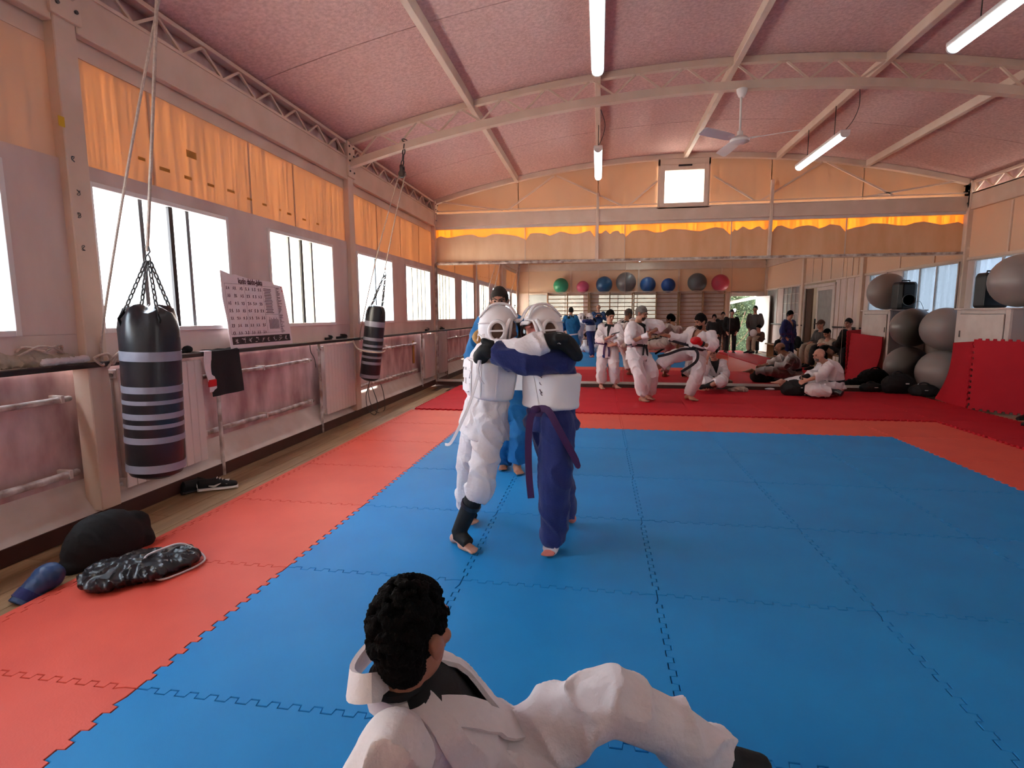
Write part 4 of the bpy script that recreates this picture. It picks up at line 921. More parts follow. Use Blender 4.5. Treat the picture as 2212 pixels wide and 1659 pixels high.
def gymbag(c, A, l, w, h, label, m='black', name='sports_bag'):
    c = v3(c); A = nrm(A); Bv = np.cross((0, 0, 1), A); b = thing(name, c, label, 'bag')
    g = G(); g.ell(c+v3((0, 0, h*.45)), (l, w, h*.55), [A, Bv, (0, 0, 1)], 16, 10); g.ell(c+A*l*.4+v3((0, 0, h*.38)), (l*.55, w*.9, h*.42), [A, Bv, (0, 0, 1)]); g.ell(c-A*l*.45+v3((0, 0, h*.33)), (l*.5, w*.85, h*.38), [A, Bv, (0, 0, 1)])
    blobmesh(g, 'bag_body', M[m], b, .014, 3, .012, 9)
    G().tube(cr([c+A*l*.5+v3((0, 0, h*.75)), c+A*l*.2+Bv*w*.3+v3((0, 0, h*1.05)), c-A*l*.2+Bv*w*.3+v3((0, 0, h*1.04)), c-A*l*.5+v3((0, 0, h*.65))]), .012, 6).build('carry_strap', M['blackv'], b)
    G().box(c+A*l*.2-Bv*w*.9+v3((-.03, -.01, h*.5)), c+A*l*.2-Bv*w*.9+v3((.03, .02, h*.56))).build('pale_badge', M['white'], b, False, .003)
gymbag((6.83, 7.62, .02), (1, .1, 0), .28, .16, .34, 'black sports bag on the red mats by the mirror, left of grey balls')
gymbag((7.06, 7.30, .02), (1, -.5, 0), .22, .12, .20, 'low black bag in front of the lower grey ball')
gymbag((6.46, 7.74, .02), (1, .0, 0), .20, .10, .16, 'flat black bag against the mirror foot, left of the sports bag')
g = G(); g.ell((4.19, 7.46, .06), (.13, .08, .055)); g.ell((4.08, 7.47, .045), (.10, .07, .035)); g.ell((4.27, 7.46, .05), (.07, .07, .04))
tag(blobmesh(g, 'cloth_bundle', M['beige'], None, .009, 2, .012, 24), 'crumpled cream cloth bundle beside the sitting young man', 'cloth')

# ---- wall bars and balls on the rear wall (seen in the mirror)
ux = [-.39, .43, 1.29, 2.1, 3.0, 3.885, 4.74, 5.63, 6.47]
gb = 0
rung = None
for k in range(0, 8, 2):
    wbr = thing('wall_bars', ((ux[k]+ux[k+2])/2, -3.25, 0), 'beech wall bars on the rear wall, %s section from the left in the mirror' % ['first', 'second', 'third', 'fourth'][k//2], 'wall bars')
    for i in (k, k+1, k+2):
        x = ux[i]+(.03 if i == k else -.03 if i == k+2 else 0)
        G().box((x-.02, -3.38, 0), (x+.02, -3.22, 2.27)).build('upright', M['barwood'], wbr, False, .004)
    for i in (k, k+1):
        for j in range(14):
            z = .16+j*.155; G().tube([(ux[i]+.02, -3.26, z), (ux[i+1]-.02, -3.26, z)], .018, 7, 'flat').build('rung', M['barwood'], wbr)
    for y in (-3.37, -3.08): G().box((ux[k]+.01, y-.012, 2.27), (ux[k+2]-.01, y+.012, 2.29)).build('ball_rail', M['steel'], wbr, False)
    for x in (ux[k]+.03, ux[k+2]-.03): G().box((x-.012, -3.37, 2.25), (x+.012, -3.07, 2.272)).build('rail_bracket', M['steel'], wbr, False)
def rb(c): return mat('ball_rubber', c, .35, var=tuple(x*.85 for x in c), vscale=2, spec=.45)
for x, r, c, t in ((.168, .30, (.05, .33, .17), 'green'), (1.033, .245, (.62, .10, .19), 'pink'), (1.866, .32, (.03, .10, .22), 'dark blue'), (2.708, .39, (.17, .15, .15), 'large grey'), (3.542, .30, (.02, .085, .26), 'medium blue'), (4.313, .27, (.015, .06, .24), 'small deep blue'), (5.381, .355, (.11, .125, .13), 'slate grey'), (6.232, .325, (.62, .07, .11), 'red')):
    ball('exercise_ball', (x, -3.22, 2.285+math.sqrt(max(0, r*r-.145**2))), r, rb(c), t+' exercise ball resting on the wall bars, seen in the mirror')
# bench row along the right wall
for y, t in ((-.1, 'rear'), (1.55, 'middle'), (4.4, 'front')):
    b = thing('bench', (7.45, y, -.02), t+' low wooden bench along the right wall, seen in the mirror', 'bench')
    G().box((7.27, y-.75, .38), (7.62, y+.75, .42)).build('seat_board', M['barwood'], b, False, .006)
    for dy in (-.6, .6): G().box((7.30, y+dy-.02, -.02), (7.59, y+dy+.02, .38)).build('leg', M['barwood'], b, False, .004)
# outside the rear door and the left windows
sh = thing('shrub', (7.2, -5.2, -.3), 'leafy green shrub outside the open rear door', 'shrub')
for a, b, r in (((7.2, -5.2, -.3), (6.95, -5.0, 1.2), .04), ((7.2, -5.2, .2), (7.7, -5.3, 1.5), .03), ((7.0, -5.1, .7), (6.6, -5.0, 1.7), .025), ((7.3, -5.2, .0), (7.9, -5.0, .9), .025)): G().tube(cr([a, lerp(a, b, .5)+v3((.05, .03, 0)), b]), [r, r*.5], 7).build('stem', M['brownc'], sh)
g = G()
for k in range(2600):
    p = v3((7.1+rr.gauss(0, .6), -4.75+rr.gauss(0, .28), 1.0+rr.gauss(0, .8)))
    if p[2] < -.25: continue
    a = nrm((rr.gauss(0, 1), rr.gauss(0, 1), rr.gauss(0, .6))); b = nrm(np.cross(a, (rr.gauss(0, 1), rr.gauss(0, 1), rr.gauss(0, 1)))); l = rr.uniform(.04, .09)
    g.add([p, p+a*l*.5+b*l*.25, p+a*l, p+a*l*.5-b*l*.25], [(0, 1, 2, 3)])
tag(g.build('foliage', M['green'], sh, False, fix=False), kind='stuff')
hd = thing('hedge', (7.2, -6.2, -.3), 'tall dark hedge added behind the shrub to dim the rear door', 'hedge')  # added to darken the doorway and cut the daylight on the mats
g = G()
for k in range(40): g.ell((5.2+4.2*rr.random(), -6.3+.3*rr.random(), -.1+2.6*rr.random()), (.55, .35, .5), None, 9, 6)
blobmesh(g, 'hedge_body', M['hedge'], hd, .06, 1, .05, 6)
pr = thing('porch_roof', (7.6, -4.4, 2.2), 'low tiled porch edge beyond the open rear door', 'roof')
G().bar((6.3, -4.6, 1.75), (8.2, -4.6, 2.15), .9, .05).build('roof_slab', M['brownc'], pr, False); G().bar((6.3, -4.15, 1.72), (8.2, -4.15, 2.12), .04, .08).build('fascia', M['white'], pr, False)
tag(wave_sheet(lambda u, v: (-2.35+.05*math.sin(u*9), 1.80+.26*u+.05*v, -.3+2.9*v), 10, 6, .004).build('blue_tarp', mat('blue_tarp', (.014, .028, .062), .6)), 'blue tarpaulin hanging outside the nearest clear window', 'tarpaulin')
fe = thing('wire_fence', (-3.0, 2.5, -.3), 'sagging wire fence outside the left windows', 'fence')
for y in (-2.5, .2, 3.1, 6.0, 8.5): G().tube([(-3.0, y, -.3), (-3.0, y, 1.35)], .02, 6).build('fence_post', M['iron'], fe)
for z in (.6, .85, 1.1, 1.3): G().tube([(-3.0, y, z+.04*math.sin(y*2+z*5)) for y in np.linspace(-2.5, 8.5, 40)], .005, 4).build('wire', M['iron'], fe)

# ---------------------------------------------------------------- people
UP = np.array([0, 0, 1.])
def J_(**k):
    J = {a: (v3(b) if hasattr(b, '__len__') else b) for a, b in k.items()}
    if 'rt' not in J: J['rt'] = nrm(J['sr']-J['sl'])
    if 'hrt' not in J: J['hrt'] = nrm(J['hr']-J['hl']) if 'hr' in J else J['rt']
    J['rt'] = nrm(J['rt']); J['hrt'] = nrm(J['hrt'])
    s = J['H']/1.75; u = nrm(J['neck']-J['pel'])
    if 'sr' not in J: J['sr'] = J['neck']+J['rt']*.175*s-u*.055*s
    if 'sl' not in J: J['sl'] = J['neck']-J['rt']*.175*s-u*.055*s
    if 'hr' not in J: J['hr'] = J['pel']+J['hrt']*.095*s-u*.03
    if 'hl' not in J: J['hl'] = J['pel']-J['hrt']*.095*s-u*.03
    J.setdefault('up', nrm(J['head']-J['neck'])*.5+UP*.5)
    return J
def spine(J, t):
    a, b = J['pel'], J['neck']; c = J.get('mid', (a+b)/2)
    if t < 0: return a+(nrm(c-a)*.6-UP*.4 if False else nrm(c-a))*t*np.linalg.norm(b-a)
    if t > 1: return b+nrm(b-c)*(t-1)*np.linalg.norm(b-a)
    return (1-t)**2*a+2*t*(1-t)*c+t*t*b
def tframe(J, t):
    u = nrm(spine(J, t+.03)-spine(J, t-.03)); r = lerp(J['hrt'], J['rt'], min(1, max(0, t*1.2))); r = nrm(r-u*(r@u)); return r, np.cross(u, r), u
def trings(J, secs, n=26, k=3):
    t = np.array([x[0] for x in secs]); w = np.array([x[1] for x in secs]); d = np.array([x[2] for x in secs]); rings = []
    s = J['H']/1.75
    for q in np.linspace(t[0], t[-1], (len(t)-1)*k+1):
        c = spine(J, q); r, f, u = tframe(J, q); W = np.interp(q, t, w)*s*J.get('fat', 1); D = np.interp(q, t, d)*s*J.get('fat', 1)
        rings.append([c+r*W*np.sign(math.cos(a))*abs(math.cos(a))**.85+f*D*np.sign(math.sin(a))*abs(math.sin(a))**.85 for a in np.linspace(0, 2*PI, n+1)[:-1]])
    return rings
BODY = [(-.16, .09, .08), (-.05, .15, .105), (.08, .155, .11), (.3, .132, .095), (.55, .152, .108), (.75, .165, .11), (.88, .145, .088), (.97, .08, .064), (1.03, .052, .052)]
def hframe(J):
    F = nrm(J['face']); U = nrm(J['up']-F*(J['up']@F)); return np.cross(F, U), F, U
def hp(J, r, f, u):
    R_, F, U = hframe(J); s = J['H']/1.75*J.get('hs', 1.0); return J['head']+(R_*r+F*f+U*u)*s
def head_shape(g, J):
    R_, F, U = hframe(J); s = J['H']/1.75*J.get('hs', 1.0); A = [R_, F, U]; e = lambda c, r: g.ell(hp(J, *c), [x*s for x in r], A, 16, 11)
    e((0, -.012, .028), (.074, .094, .088)); e((0, .018, -.035), (.058, .070, .082)); e((0, .055, -.088), (.028, .026, .022))
    e((0, .084, .035), (.045, .014, .014)); e((0, .094, -.018), (.014, .020, .020)); e((0, .090, .005), (.009, .014, .03))
    for q in (-1, 1):
        e((q*.037, .066, -.022), (.022, .020, .020)); e((q*.078, -.006, -.008), (.010, .022, .032)); e((q*.083, -.016, .006), (.009, .018, .020))
    e((0, .080, -.058), (.024, .012, .012))
    g.tube([J['neck']-nrm(J['head']-J['neck'])*.03, lerp(J['neck'], hp(J, 0, -.02, -.07), .6), hp(J, 0, -.015, -.05)], [.060*s, .052*s, .052*s], 12)
def hand(g, w, d, n, side, s, curl=.5, spread=.10):
    """palm and five fingers; d points along the fingers, n out of the palm, side +1 puts the thumb on d x n"""
    d = nrm(d); n = nrm(v3(n)-d*(v3(n)@d)); t = np.cross(d, n)*side
    g.ell(w+d*.045*s, (.046*s, .038*s, .016*s), [d, t, n], 12, 8); g.tube([w-d*.02*s, w+d*.03*s], [.026*s, .028*s], 8)
    for k, (o, L) in enumerate(((.031, .068), (.0105, .078), (-.0105, .072), (-.031, .056))):
        b = w+(d*.078+t*o)*s; q = nrm(d+t*spread*(1.5-k)*.6); pts = [b]; a = curl*.5
        for i, f in enumerate((.45, .32, .25)):
            v = q*math.cos(a)+n*math.sin(a); pts.append(pts[-1]+v*L*f*s); a += curl
        g.tube(pts, [.0088*s, .0085*s, .008*s, .007*s], 7)
    b = w+(d*.025+t*.032)*s; q = nrm(d*.75+t*.75+n*.25); c = b+q*.036*s
    g.tube([b-q*.01, b, c, c+nrm(q*.8+d*.5)*.032*s], [.014*s, .0125*s, .011*s, .009*s], 7)
def foot(g, a, t, s):
    d = t-a; d = d*(1, 1, 0); d = nrm(d); r = np.cross(d, UP); z = t[2]
    h = np.array([a[0], a[1], z])-d*.045*s
    g.ell(h+UP*.012, (.034*s, .032*s, .035*s)); g.tube([a, a*(1, 1, 0)+UP*(z+.035)], [.036*s, .038*s], 10)
    L = max(.12*s, np.linalg.norm((t-a)*(1, 1, 0)))
    g.tube([h+UP*.02, h+d*(L*.45)+UP*.025, h+d*(L*.85)+UP*.006], [.034*s, .036*s, .026*s], 10, flat=.9); g.tube([h+d*L*.5+r*.018*s, h+d*L*.9+r*.02*s, ], [.026*s, .022*s], 8); g.tube([h+d*L*.5-r*.018*s, h+d*L*.88-r*.02*s], [.024*s, .019*s], 8)
    for k, (o, l, q) in enumerate(((.036, 1.05, .012), (.016, 1.08, .010), (-.002, 1.05, .0095), (-.019, 1.0, .009), (-.034, .94, .0085))): g.tube([h+d*L*.86+r*o*s*.9+UP*.002, h+d*(L*l+.035*s)+r*o*s-UP*.002], q*s, 7)
def body(root, J, m, vox=.009, hands=(1, 1), feet=(1, 1), curl=.5, sm=3):
    g = G(); s = J['H']/1.75
    g.rings(trings(J, BODY)); head_shape(g, J)
    for q, S, E, Wr in ((1, 'sr', 'er', 'wr'), (-1, 'sl', 'el', 'wl')):
        g.ell(J[S], .062*s); g.tube(cr([J[S], J[E], J[Wr]], 4), [.052*s, .045*s, .040*s, .036*s, .027*s], 10)
        i = 0 if q == 1 else 1
        if hands[i]:
            d = J.get('d'+Wr, J[Wr]-J[E]); n = J.get('n'+Wr, np.cross(nrm(d), UP)*(-q) if abs(nrm(d)[2]) < .9 else -J['rt']*q); hand(g, J[Wr], d, n, J.get('t'+Wr, q), s*1.05, J.get('c'+Wr, curl))
    for i, (Hp, K, A, T) in enumerate((('hr', 'kr', 'ar', 'tr'), ('hl', 'kl', 'al', 'tl'))):
        g.ell(J[Hp], .088*s); g.tube(cr([J[Hp], J[K], J[A]], 4), [.085*s, .075*s, .062*s, .055*s, .052*s, .048*s, .036*s], 11)
        if feet[i]: foot(g, J[A], J[T], s)
    return blobmesh(g, 'body', m, root, vox, sm)
def face_bits(root, J, hairm, brows=True):
    R_, F, U = hframe(J); s = J['H']/1.75*J.get('hs', 1.0)
    for q in (-1, 1):
        G().ell(hp(J, q*.031, .078, .010), [x*s for x in (.011, .008, .006)], [R_, F, U], 8, 6).build('eye', M['eye'], root)
        if brows: G().tube([hp(J, q*.014, .099, .028), hp(J, q*.034, .092, .034), hp(J, q*.050, .076, .028)], .0045*s, 5).build('eyebrow', hairm, root)
    G().tube([hp(J, -.022, .086, -.060), hp(J, 0, .094, -.057), hp(J, .022, .086, -.060)], .0045*s, 6).build('lips', M['lip'], root)
def cap_shell(J, c, rad, keep, name, m, parent, grow=1.08, noi=.0, nk=60, n=36, mm=24, top=0.):
    """part of an ellipsoid about the head, e.g. hair or a beard"""
    R_, F, U = hframe(J); s = J['H']/1.75*J.get('hs', 1.0); vs = []; val = []
    for i in range(mm+1):
        th = PI*i/mm
        for k in range(n):
            a = 2*PI*k/n; p = v3((math.sin(th)*math.cos(a), math.sin(th)*math.sin(a), -math.cos(th)))*rad+v3(c); vs.append(p); val.append(keep(*p))
    g = G(); out = []
    for p, v in zip(vs, val):
        x = (p-v3(c)); sc = grow if v > .012 else 1.0+(grow-1.0)*max(0, v)/.012
        q = v3(c)+x*sc+v3((0, 0, top*max(0, x[2]/rad[2])**2))
        if noi: q = q+nrm(x)*noi*(noise.noise(tuple(q*nk))+.5*noise.noise(tuple(q*nk*2.1)))
        out.append(hp(J, *q))
    fs = []
    for i in range(mm):
        for k in range(n):
            f = (i*n+k, i*n+(k+1) % n, (i+1)*n+(k+1) % n, (i+1)*n+k)
            if max(val[x] for x in f) > 0: fs.append(f)
    return g.add(out, fs).build(name, m, parent)
SKC, SKR = (0, -.012, .028), (.074, .094, .088)
def hair(root, J, m, style='short'):
    ul = lambda f: np.interp(f, [-.11, -.05, -.012, .02, .05, .09], [-.075, -.06, -.01, .005, .045, .062])
    k = dict(short=(1.10, .004, .012), buzz=(1.05, .002, .002), thick=(1.17, .006, .022), long=(1.2, .006, .01)).get(style, (1.1, .004, .01))
    keep = (lambda r, f, u: u-ul(f)) if style != 'bald' else (lambda r, f, u: min(u-ul(f), .035-u, .0-f))
    if style == 'long': keep = lambda r, f, u: u-np.interp(f, [-.11, .01, .04, .06, .09], [-.2, -.2, -.02, .04, .062])
    return cap_shell(J, SKC, SKR, keep, 'hair', m, root, k[0], k[1], 70, top=k[2])
def beard(root, J, m, full=True):
    cap_shell(J, (0, .018, -.035), (.058, .070, .082), lambda r, f, u: min(f-(.02 if full else .055), -.052-u+(.018 if abs(r) < .03 and f > .06 else 0)), 'beard', m, root, 1.09, .002, 90)
# ---- clothes
def cut_faces(o, pred):
    bm = bmesh.new(); bm.from_mesh(o.data); off = Vector(WL[o])
    bmesh.ops.delete(bm, geom=[f for f in bm.faces if pred(np.array(f.calc_center_median()+off))], context='FACES'); bm.to_mesh(o.data); bm.free()
def bvh_of(o):
    off = Vector(WL[o]); me = o.data
    return BVHTree.FromPolygons([v.co+off for v in me.vertices], [tuple(p.vertices) for p in me.polygons])
def snap(bv, p, lift=.004):
    loc, n, i, d = bv.find_nearest(Vector(p)); return v3(loc)+v3(n)*lift, v3(n)
JK = [(.0, .178, .138), (.12, .172, .134), (.22, .158, .122), (.32, .168, .130), (.55, .185, .142), (.76, .195, .136), (.88, .165, .110), (.96, .10, .085)]
def sleeve(g, J, sd, s, frac=.8, r=(.088, .085, .082, .084)):
    S, E, Wr = J['s'+sd], J['e'+sd], J['w'+sd]
    g.ell(S, r[0]*s*1.03); g.tube(cr([S, E, lerp(E, Wr, frac)], 5), [x*s for x in r], 14, 'flat')
def jacket(root, J, m, vox=.010, skirt=.16, frac=(.8, .8), fold=.016, fk=8., vneck=True, nrad=.088, vw=.085, v0=.30, collar=None, belt=None, beltt=.2, sleeves=(1, 1), name='jacket', rad=(.088, .085, .082, .084), secs=None, ends=True, sm=3, bw=.042, lap=1, lw=.046):
    s = J['H']/1.75; g = G(); S = list(secs or JK)
    if skirt: S = [(-skirt*1.6, .205, .16), (-skirt*.7, .20, .155)]+S
    g.rings(trings(J, S))
    for i, sd in enumerate('rl'):
        if sleeves[i]: sleeve(g, J, sd, s, frac[i], rad)
    o = blobmesh(g, name, m, root, vox, sm, fold, fk)
    bv = bvh_of(o)
    P0, N0 = J['pel'], J['neck']; L = np.linalg.norm(N0-P0)
    def local(p):
        t = max(0, min(1.1, (p-P0)@nrm(N0-P0)/L)); c = spine(J, t); r, f, u = tframe(J, t); q = p-c; return t, q@r, q@f
    vwid = lambda t: vw*s*max(0, (t-v0)/(.95-v0))**.9
    if vneck:
        def pred(p):
            t, r, f = local(p)
            return (f > .02 and t > v0 and abs(r) < vwid(t)-.007) or (t > .955 and math.hypot(r, f) < (nrad-.014)*s)
        cut_faces(o, pred)
        cm = collar or m; path = []; nr = []
        for side in (-1, 1):
            ts = np.linspace(.95, v0, 9); pts = []; ns = []
            for q in np.linspace(1.0, 0, 4)[:-1]:
                a = PI*q*.5; r, f, u = tframe(J, .97); p = spine(J, .99)+(-f*math.sin(a)*nrad+r*side*math.cos(a)*nrad)*s+u*.012; p2, n_ = snap(bv, p, .004); pts.append(p2*.5+p*.5); ns.append(nrm(n_*.6-f*math.sin(a)+r*side*math.cos(a)))
            for t in ts:
                r, f, u = tframe(J, t); p = spine(J, t)+r*side*(vwid(t)+.012*s)+f*.13*s; p2, n_ = snap(bv, p, .006+(.005 if side == lap else 0)); pts.append(p2); ns.append(n_)
            for t in np.linspace(v0, beltt+.02, 4)[1:]:
                r, f, u = tframe(J, t); x = (v0-t)/(v0-beltt); p = spine(J, t)+r*side*(.012-.055*x)*s+f*.14*s; p2, n_ = snap(bv, p, .006+(.006 if side == lap else 0)); pts.append(p2); ns.append(n_)
            for _ in range(3): pts = [pts[0]]+[(pts[i-1]+2*pts[i]+pts[i+1])/4 for i in range(1, len(pts)-1)]+[pts[-1]]
            G().ribbon(pts, ns, lw*s, .012*s).build('lapel', cm, o)
    if belt is not None: belt_on(root, J, bv, belt, beltt, ends, bw)
    return o, bv
def belt_on(root, J, bv, m, t=.2, ends=True, w=.042, knot=0.0):
    s = J['H']/1.75; r, f, u = tframe(J, t); c = spine(J, t); pts = []; ns = []
    for a in np.linspace(0, 2*PI, 29)[:-1]:
        d = r*math.cos(a)+f*math.sin(a); hit = bv.ray_cast(Vector(c+d*.6), Vector(-d), .6)
        p = v3(hit[0]) if hit[0] is not None else c+d*.14*s
        pts.append(p+d*.004); ns.append(d)
    b = G().ribbon(pts, ns, w*s, .010*s, True).build('belt', m, root)
    if ends:
        a = PI/2+knot; k = min(range(28), key=lambda i: abs(2*PI*i/28-a)); p = pts[k]+ns[k]*.012; n_ = ns[k]; l = np.cross(n_, u)
        G().ell(p, (.03*s, .018*s, .022*s), [l, n_, u]).build('belt_knot', m, b)
        for q, L in ((-1, .26), (1, .30)):
            e = [p+l*q*.01, p+l*q*.04*s+n_*.02-UP*.06*s, p+l*q*.055*s+n_*.02-UP*(L*.6)*s, p+l*q*.05*s+n_*.015-UP*L*s]
            G().ribbon(cr(e, 3), [n_]*10, w*s*.95, .008*s).build('belt_end', m, b)
    return b
TR = [(-.17, .10, .10), (-.08, .170, .135), (.05, .172, .132), (.2, .155, .118)]
def trousers(root, J, m, vox=.010, frac=(.8, .8), fold=.017, fk=8., rad=(.112, .10, .094, .088, .086), name='trousers', sm=3, legs=(1, 1), ck=5):
    s = J['H']/1.75; g = G(); g.rings(trings(J, TR))
    for i, (Hp, K, A) in enumerate((('hr', 'kr', 'ar'), ('hl', 'kl', 'al'))):
        if legs[i]: g.ell(J[Hp], rad[0]*s); g.tube(cr([J[Hp], J[K], lerp(J[K], J[A], frac[i])], ck), [x*s for x in rad], 16, 'flat')
    return blobmesh(g, name, m, root, vox, sm, fold, fk)
def shoe(root, a, t, m, s=1.):
    d = nrm((t-a)*(1, 1, 0)); r = np.cross(d, UP); z = t[2]-.02; h = np.array([a[0], a[1], z])-d*.06*s
    g = G(); L = .27*s
    g.rings([[h+d*u*L+r*w*s*math.cos(q)+UP*(hh*(.5+.5*math.sin(q))) for q in np.linspace(0, 2*PI, 13)[:-1]] for u, w, hh in ((-.02, .02, .06), (.05, .036, .10), (.3, .04, .10), (.55, .045, .075), (.85, .045, .055), (1.0, .025, .04))])
    return g.build('shoe', m, root)
def undershirt(root, J, m, vox=.012):
    g = G(); g.rings(trings(J, [(t, w+.012, d+.012) for t, w, d in BODY[1:7]]+[(.95, .125, .092), (1.0, .075, .07)])); return blobmesh(g, 'undershirt', m, root, vox, 2)
def guard(root, k, a, t, m, s, name='shin_guard', f0=.1, full=True):
    d = nrm((t-a)*(1, 1, 0)); g = G(); g.tube([lerp(k, a, f0), lerp(k, a, .6), a+UP*.0], [.062*s, .056*s, .048*s], 12, 'flat')
    if full: g.tube([a, a*(1, 1, 0)+UP*(t[2]+.05*s)+d*.04*s, a*(1, 1, 0)+UP*(t[2]+.025*s)+d*.11*s], [.047*s, .045*s, .042*s], 12, 'flat')
    return blobmesh(g, name, m, root, .007, 3)
def person(J, label, name='person', group=None):
    zf = J.get('zf', 0.); return thing(name, (J['pel'][0], J['pel'][1], zf), label, 'person', group)
BV = {}
def patch(r, p, w, h, m, name='gi_patch'):
    o, bv = BV[r]; q, n_ = snap(bv, p, .002); l = nrm(np.cross(UP, n_)); G().boxM(q, l, nrm(np.cross(n_, l)), n_, (w/2, h/2, .002)).build(name, m, o, False)
def gi_man(J, label, skin='skin', hairm='hair', hstyle='short', gi='gi', belt='bbelt', vox=.010, body_vox=.009, under=None, jk={}, tk={}, bk={}, face=True):
    r = person(J, label); body(r, J, M[skin], body_vox, **bk)
    if under: undershirt(r, J, M[under])
    BV[r] = jacket(r, J, M[gi], vox, belt=M[belt] if belt else None, **jk); trousers(r, J, M[gi], vox, **tk)
    if hstyle: hair(r, J, M[hairm], hstyle)
    if face: face_bits(r, J, M[hairm])
    return r

# ---- the two fighters
def headgear(root, J, m):
    h = G(); R_, F, U = hframe(J); s = J['H']/1.75*J.get('hs', 1.0)
    keep = lambda r, f, u: max(min(u-.062+.0*f, .2), min(.055-f+.35*max(0, -u-.03), u+.105)) if f > .02 else u+.10
    sh = cap_shell(J, (0, -.008, .008), (.089, .110, .120), keep, 'head_guard', m, root, 1.04, 0, 40, 40, 30)
    so = sh.modifiers.new('thickness', 'SOLIDIFY'); so.thickness = .009*s; so.offset = 1
    # visor, cheek rims, ear rings
    cap_shell(J, (0, .035, -.012), (.086, .108, .112), lambda r, f, u: f-.062, 'visor', M['visor'], sh, 1.0, 0, 40, 40, 30)
    rim = []
    for a in np.linspace(0, 2*PI, 25)[:-1]: rim.append(hp(J, .086*math.cos(a), .060+.012*abs(math.cos(a)), -.012+.098*math.sin(a)))
    G().tube(rim, .009*s, 8, closed=True).build('visor_rim', m, sh)
    for q in (-1, 1):
        pts = [hp(J, q*(.112-.008*abs(math.cos(a))), -.004+.046*math.cos(a), -.012+.058*math.sin(a)) for a in np.linspace(0, 2*PI, 21)[:-1]]
        G().tube(pts, .012*s, 8, closed=True).build('ear_ring', m, sh)
        G().ell(hp(J, q*.101, -.004, -.012), [.009*s, .037*s, .048*s], [R_, F, U]).build('ear_hole_shade', M['brownc'], sh)  # solid dark disc, its colour stands in for shade inside the ear hole
        G().bar(hp(J, q*.115, -.048, -.018), hp(J, q*.115, .040, -.004), .020*s, .010*s, U).build('ear_bar', m, sh)
        G().tube(cr([hp(J, q*.095, .06, .06), hp(J, q*.103, .045, -.01), hp(J, q*.085, .05, -.085), hp(J, q*.04, .075, -.115)], 4), [.012*s, .014*s, .016*s, .016*s], 8).build('cheek_pad', m, sh)
        G().tube(cr([hp(J, q*.097, -.03, .03), hp(J, q*.075, -.10, .02), hp(J, q*.02, -.125, .015)], 4), .009*s, 7, flat=.5).build('side_strap', m, sh)
        G().tube(cr([hp(J, q*.09, -.03, -.07), hp(J, q*.07, -.09, -.06), hp(J, q*.02, -.118, -.05)], 4), .009*s, 7, flat=.5).build('side_strap', m, sh)
        G().tube(cr([hp(J, q*.05, .09, .093), hp(J, q*.045, .03, .150), hp(J, q*.04, -.06, .136), hp(J, q*.03, -.122, .06)], 4), .014*s, 8, flat=.55).build('crown_band', m, sh)
    G().tube([hp(J, -.05, .098, .060), hp(J, 0, .112, .066), hp(J, .05, .098, .060)], .012*s, 8).build('brow_pad', m, sh)
    G().ell(hp(J, 0, .095, -.115), [.045*s, .03*s, .022*s], [R_, F, U]).build('chin_pad', m, sh)
    for k in range(5): G().tube([hp(J, -.02, -.125, .05-.03*k), hp(J, .02, -.123, .03-.03*k)], .004*s, 5).build('lace', m, sh)
    return sh
def chest_guard(root, J, m, t0, t1, inf, seams, label=None):
    W = lambda t: np.interp(t, [.0, .2, .55, .76], [.178, .172, .188, .198])+inf; D = lambda t: np.interp(t, [.0, .2, .55, .76], [.145, .135, .150, .145])+inf
    secs = [(t0, W(t0)*.94, D(t0)*.94)]+[(t, W(t), D(t)) for t in np.linspace(t0+.02, t1-.02, 6)]+[(t1, W(t1)*.94, D(t1)*.94)]
    g = G(); g.rings(trings(J, secs, 36, 3)); o = blobmesh(g, 'chest_guard', m, root, .009, 2, .003, 8); bv = bvh_of(o)
    for a in seams:
        pts = []; ns = []
        for t in np.linspace(t0+.03, t1-.03, 9):
            r, f, u = tframe(J, t); c = spine(J, t); d = r*math.cos(a)+f*math.sin(a); hit = bv.ray_cast(Vector(c+d*.6), Vector(-d), .6)
            if hit[0] is not None: pts.append(v3(hit[0])+d*.001); ns.append(d)
        G().ribbon(pts, ns, .007, .008).build('seam_piping', m, o)
    return o, bv
def glove(root, w, c, tip, m, s, thumb):
    g = G(); g.tube(cr([w-nrm(c-w)*.05, w, c, tip], 4), [.034*s, .040*s, .050*s, .048*s, .036*s], 12, flat=.8); g.tube([w+nrm(c-w)*.02, w+nrm(c-w)*.03+thumb*.05*s, w+nrm(c-w)*.075+thumb*.055*s], [.022*s, .021*s, .017*s], 8)
    d = nrm(tip-c); t = nrm(np.cross(d, thumb)); t = nrm(np.cross(d, t))
    for k in range(4): b = c+t*(k-1.5)*.019*s; g.tube([b, lerp(c, tip, .9)+t*(k-1.5)*.019*s, tip+d*.012+t*(k-1.5)*.017*s], [.014*s, .014*s, .011*s], 7)
    return blobmesh(g, 'glove', m, root, .006, 2)
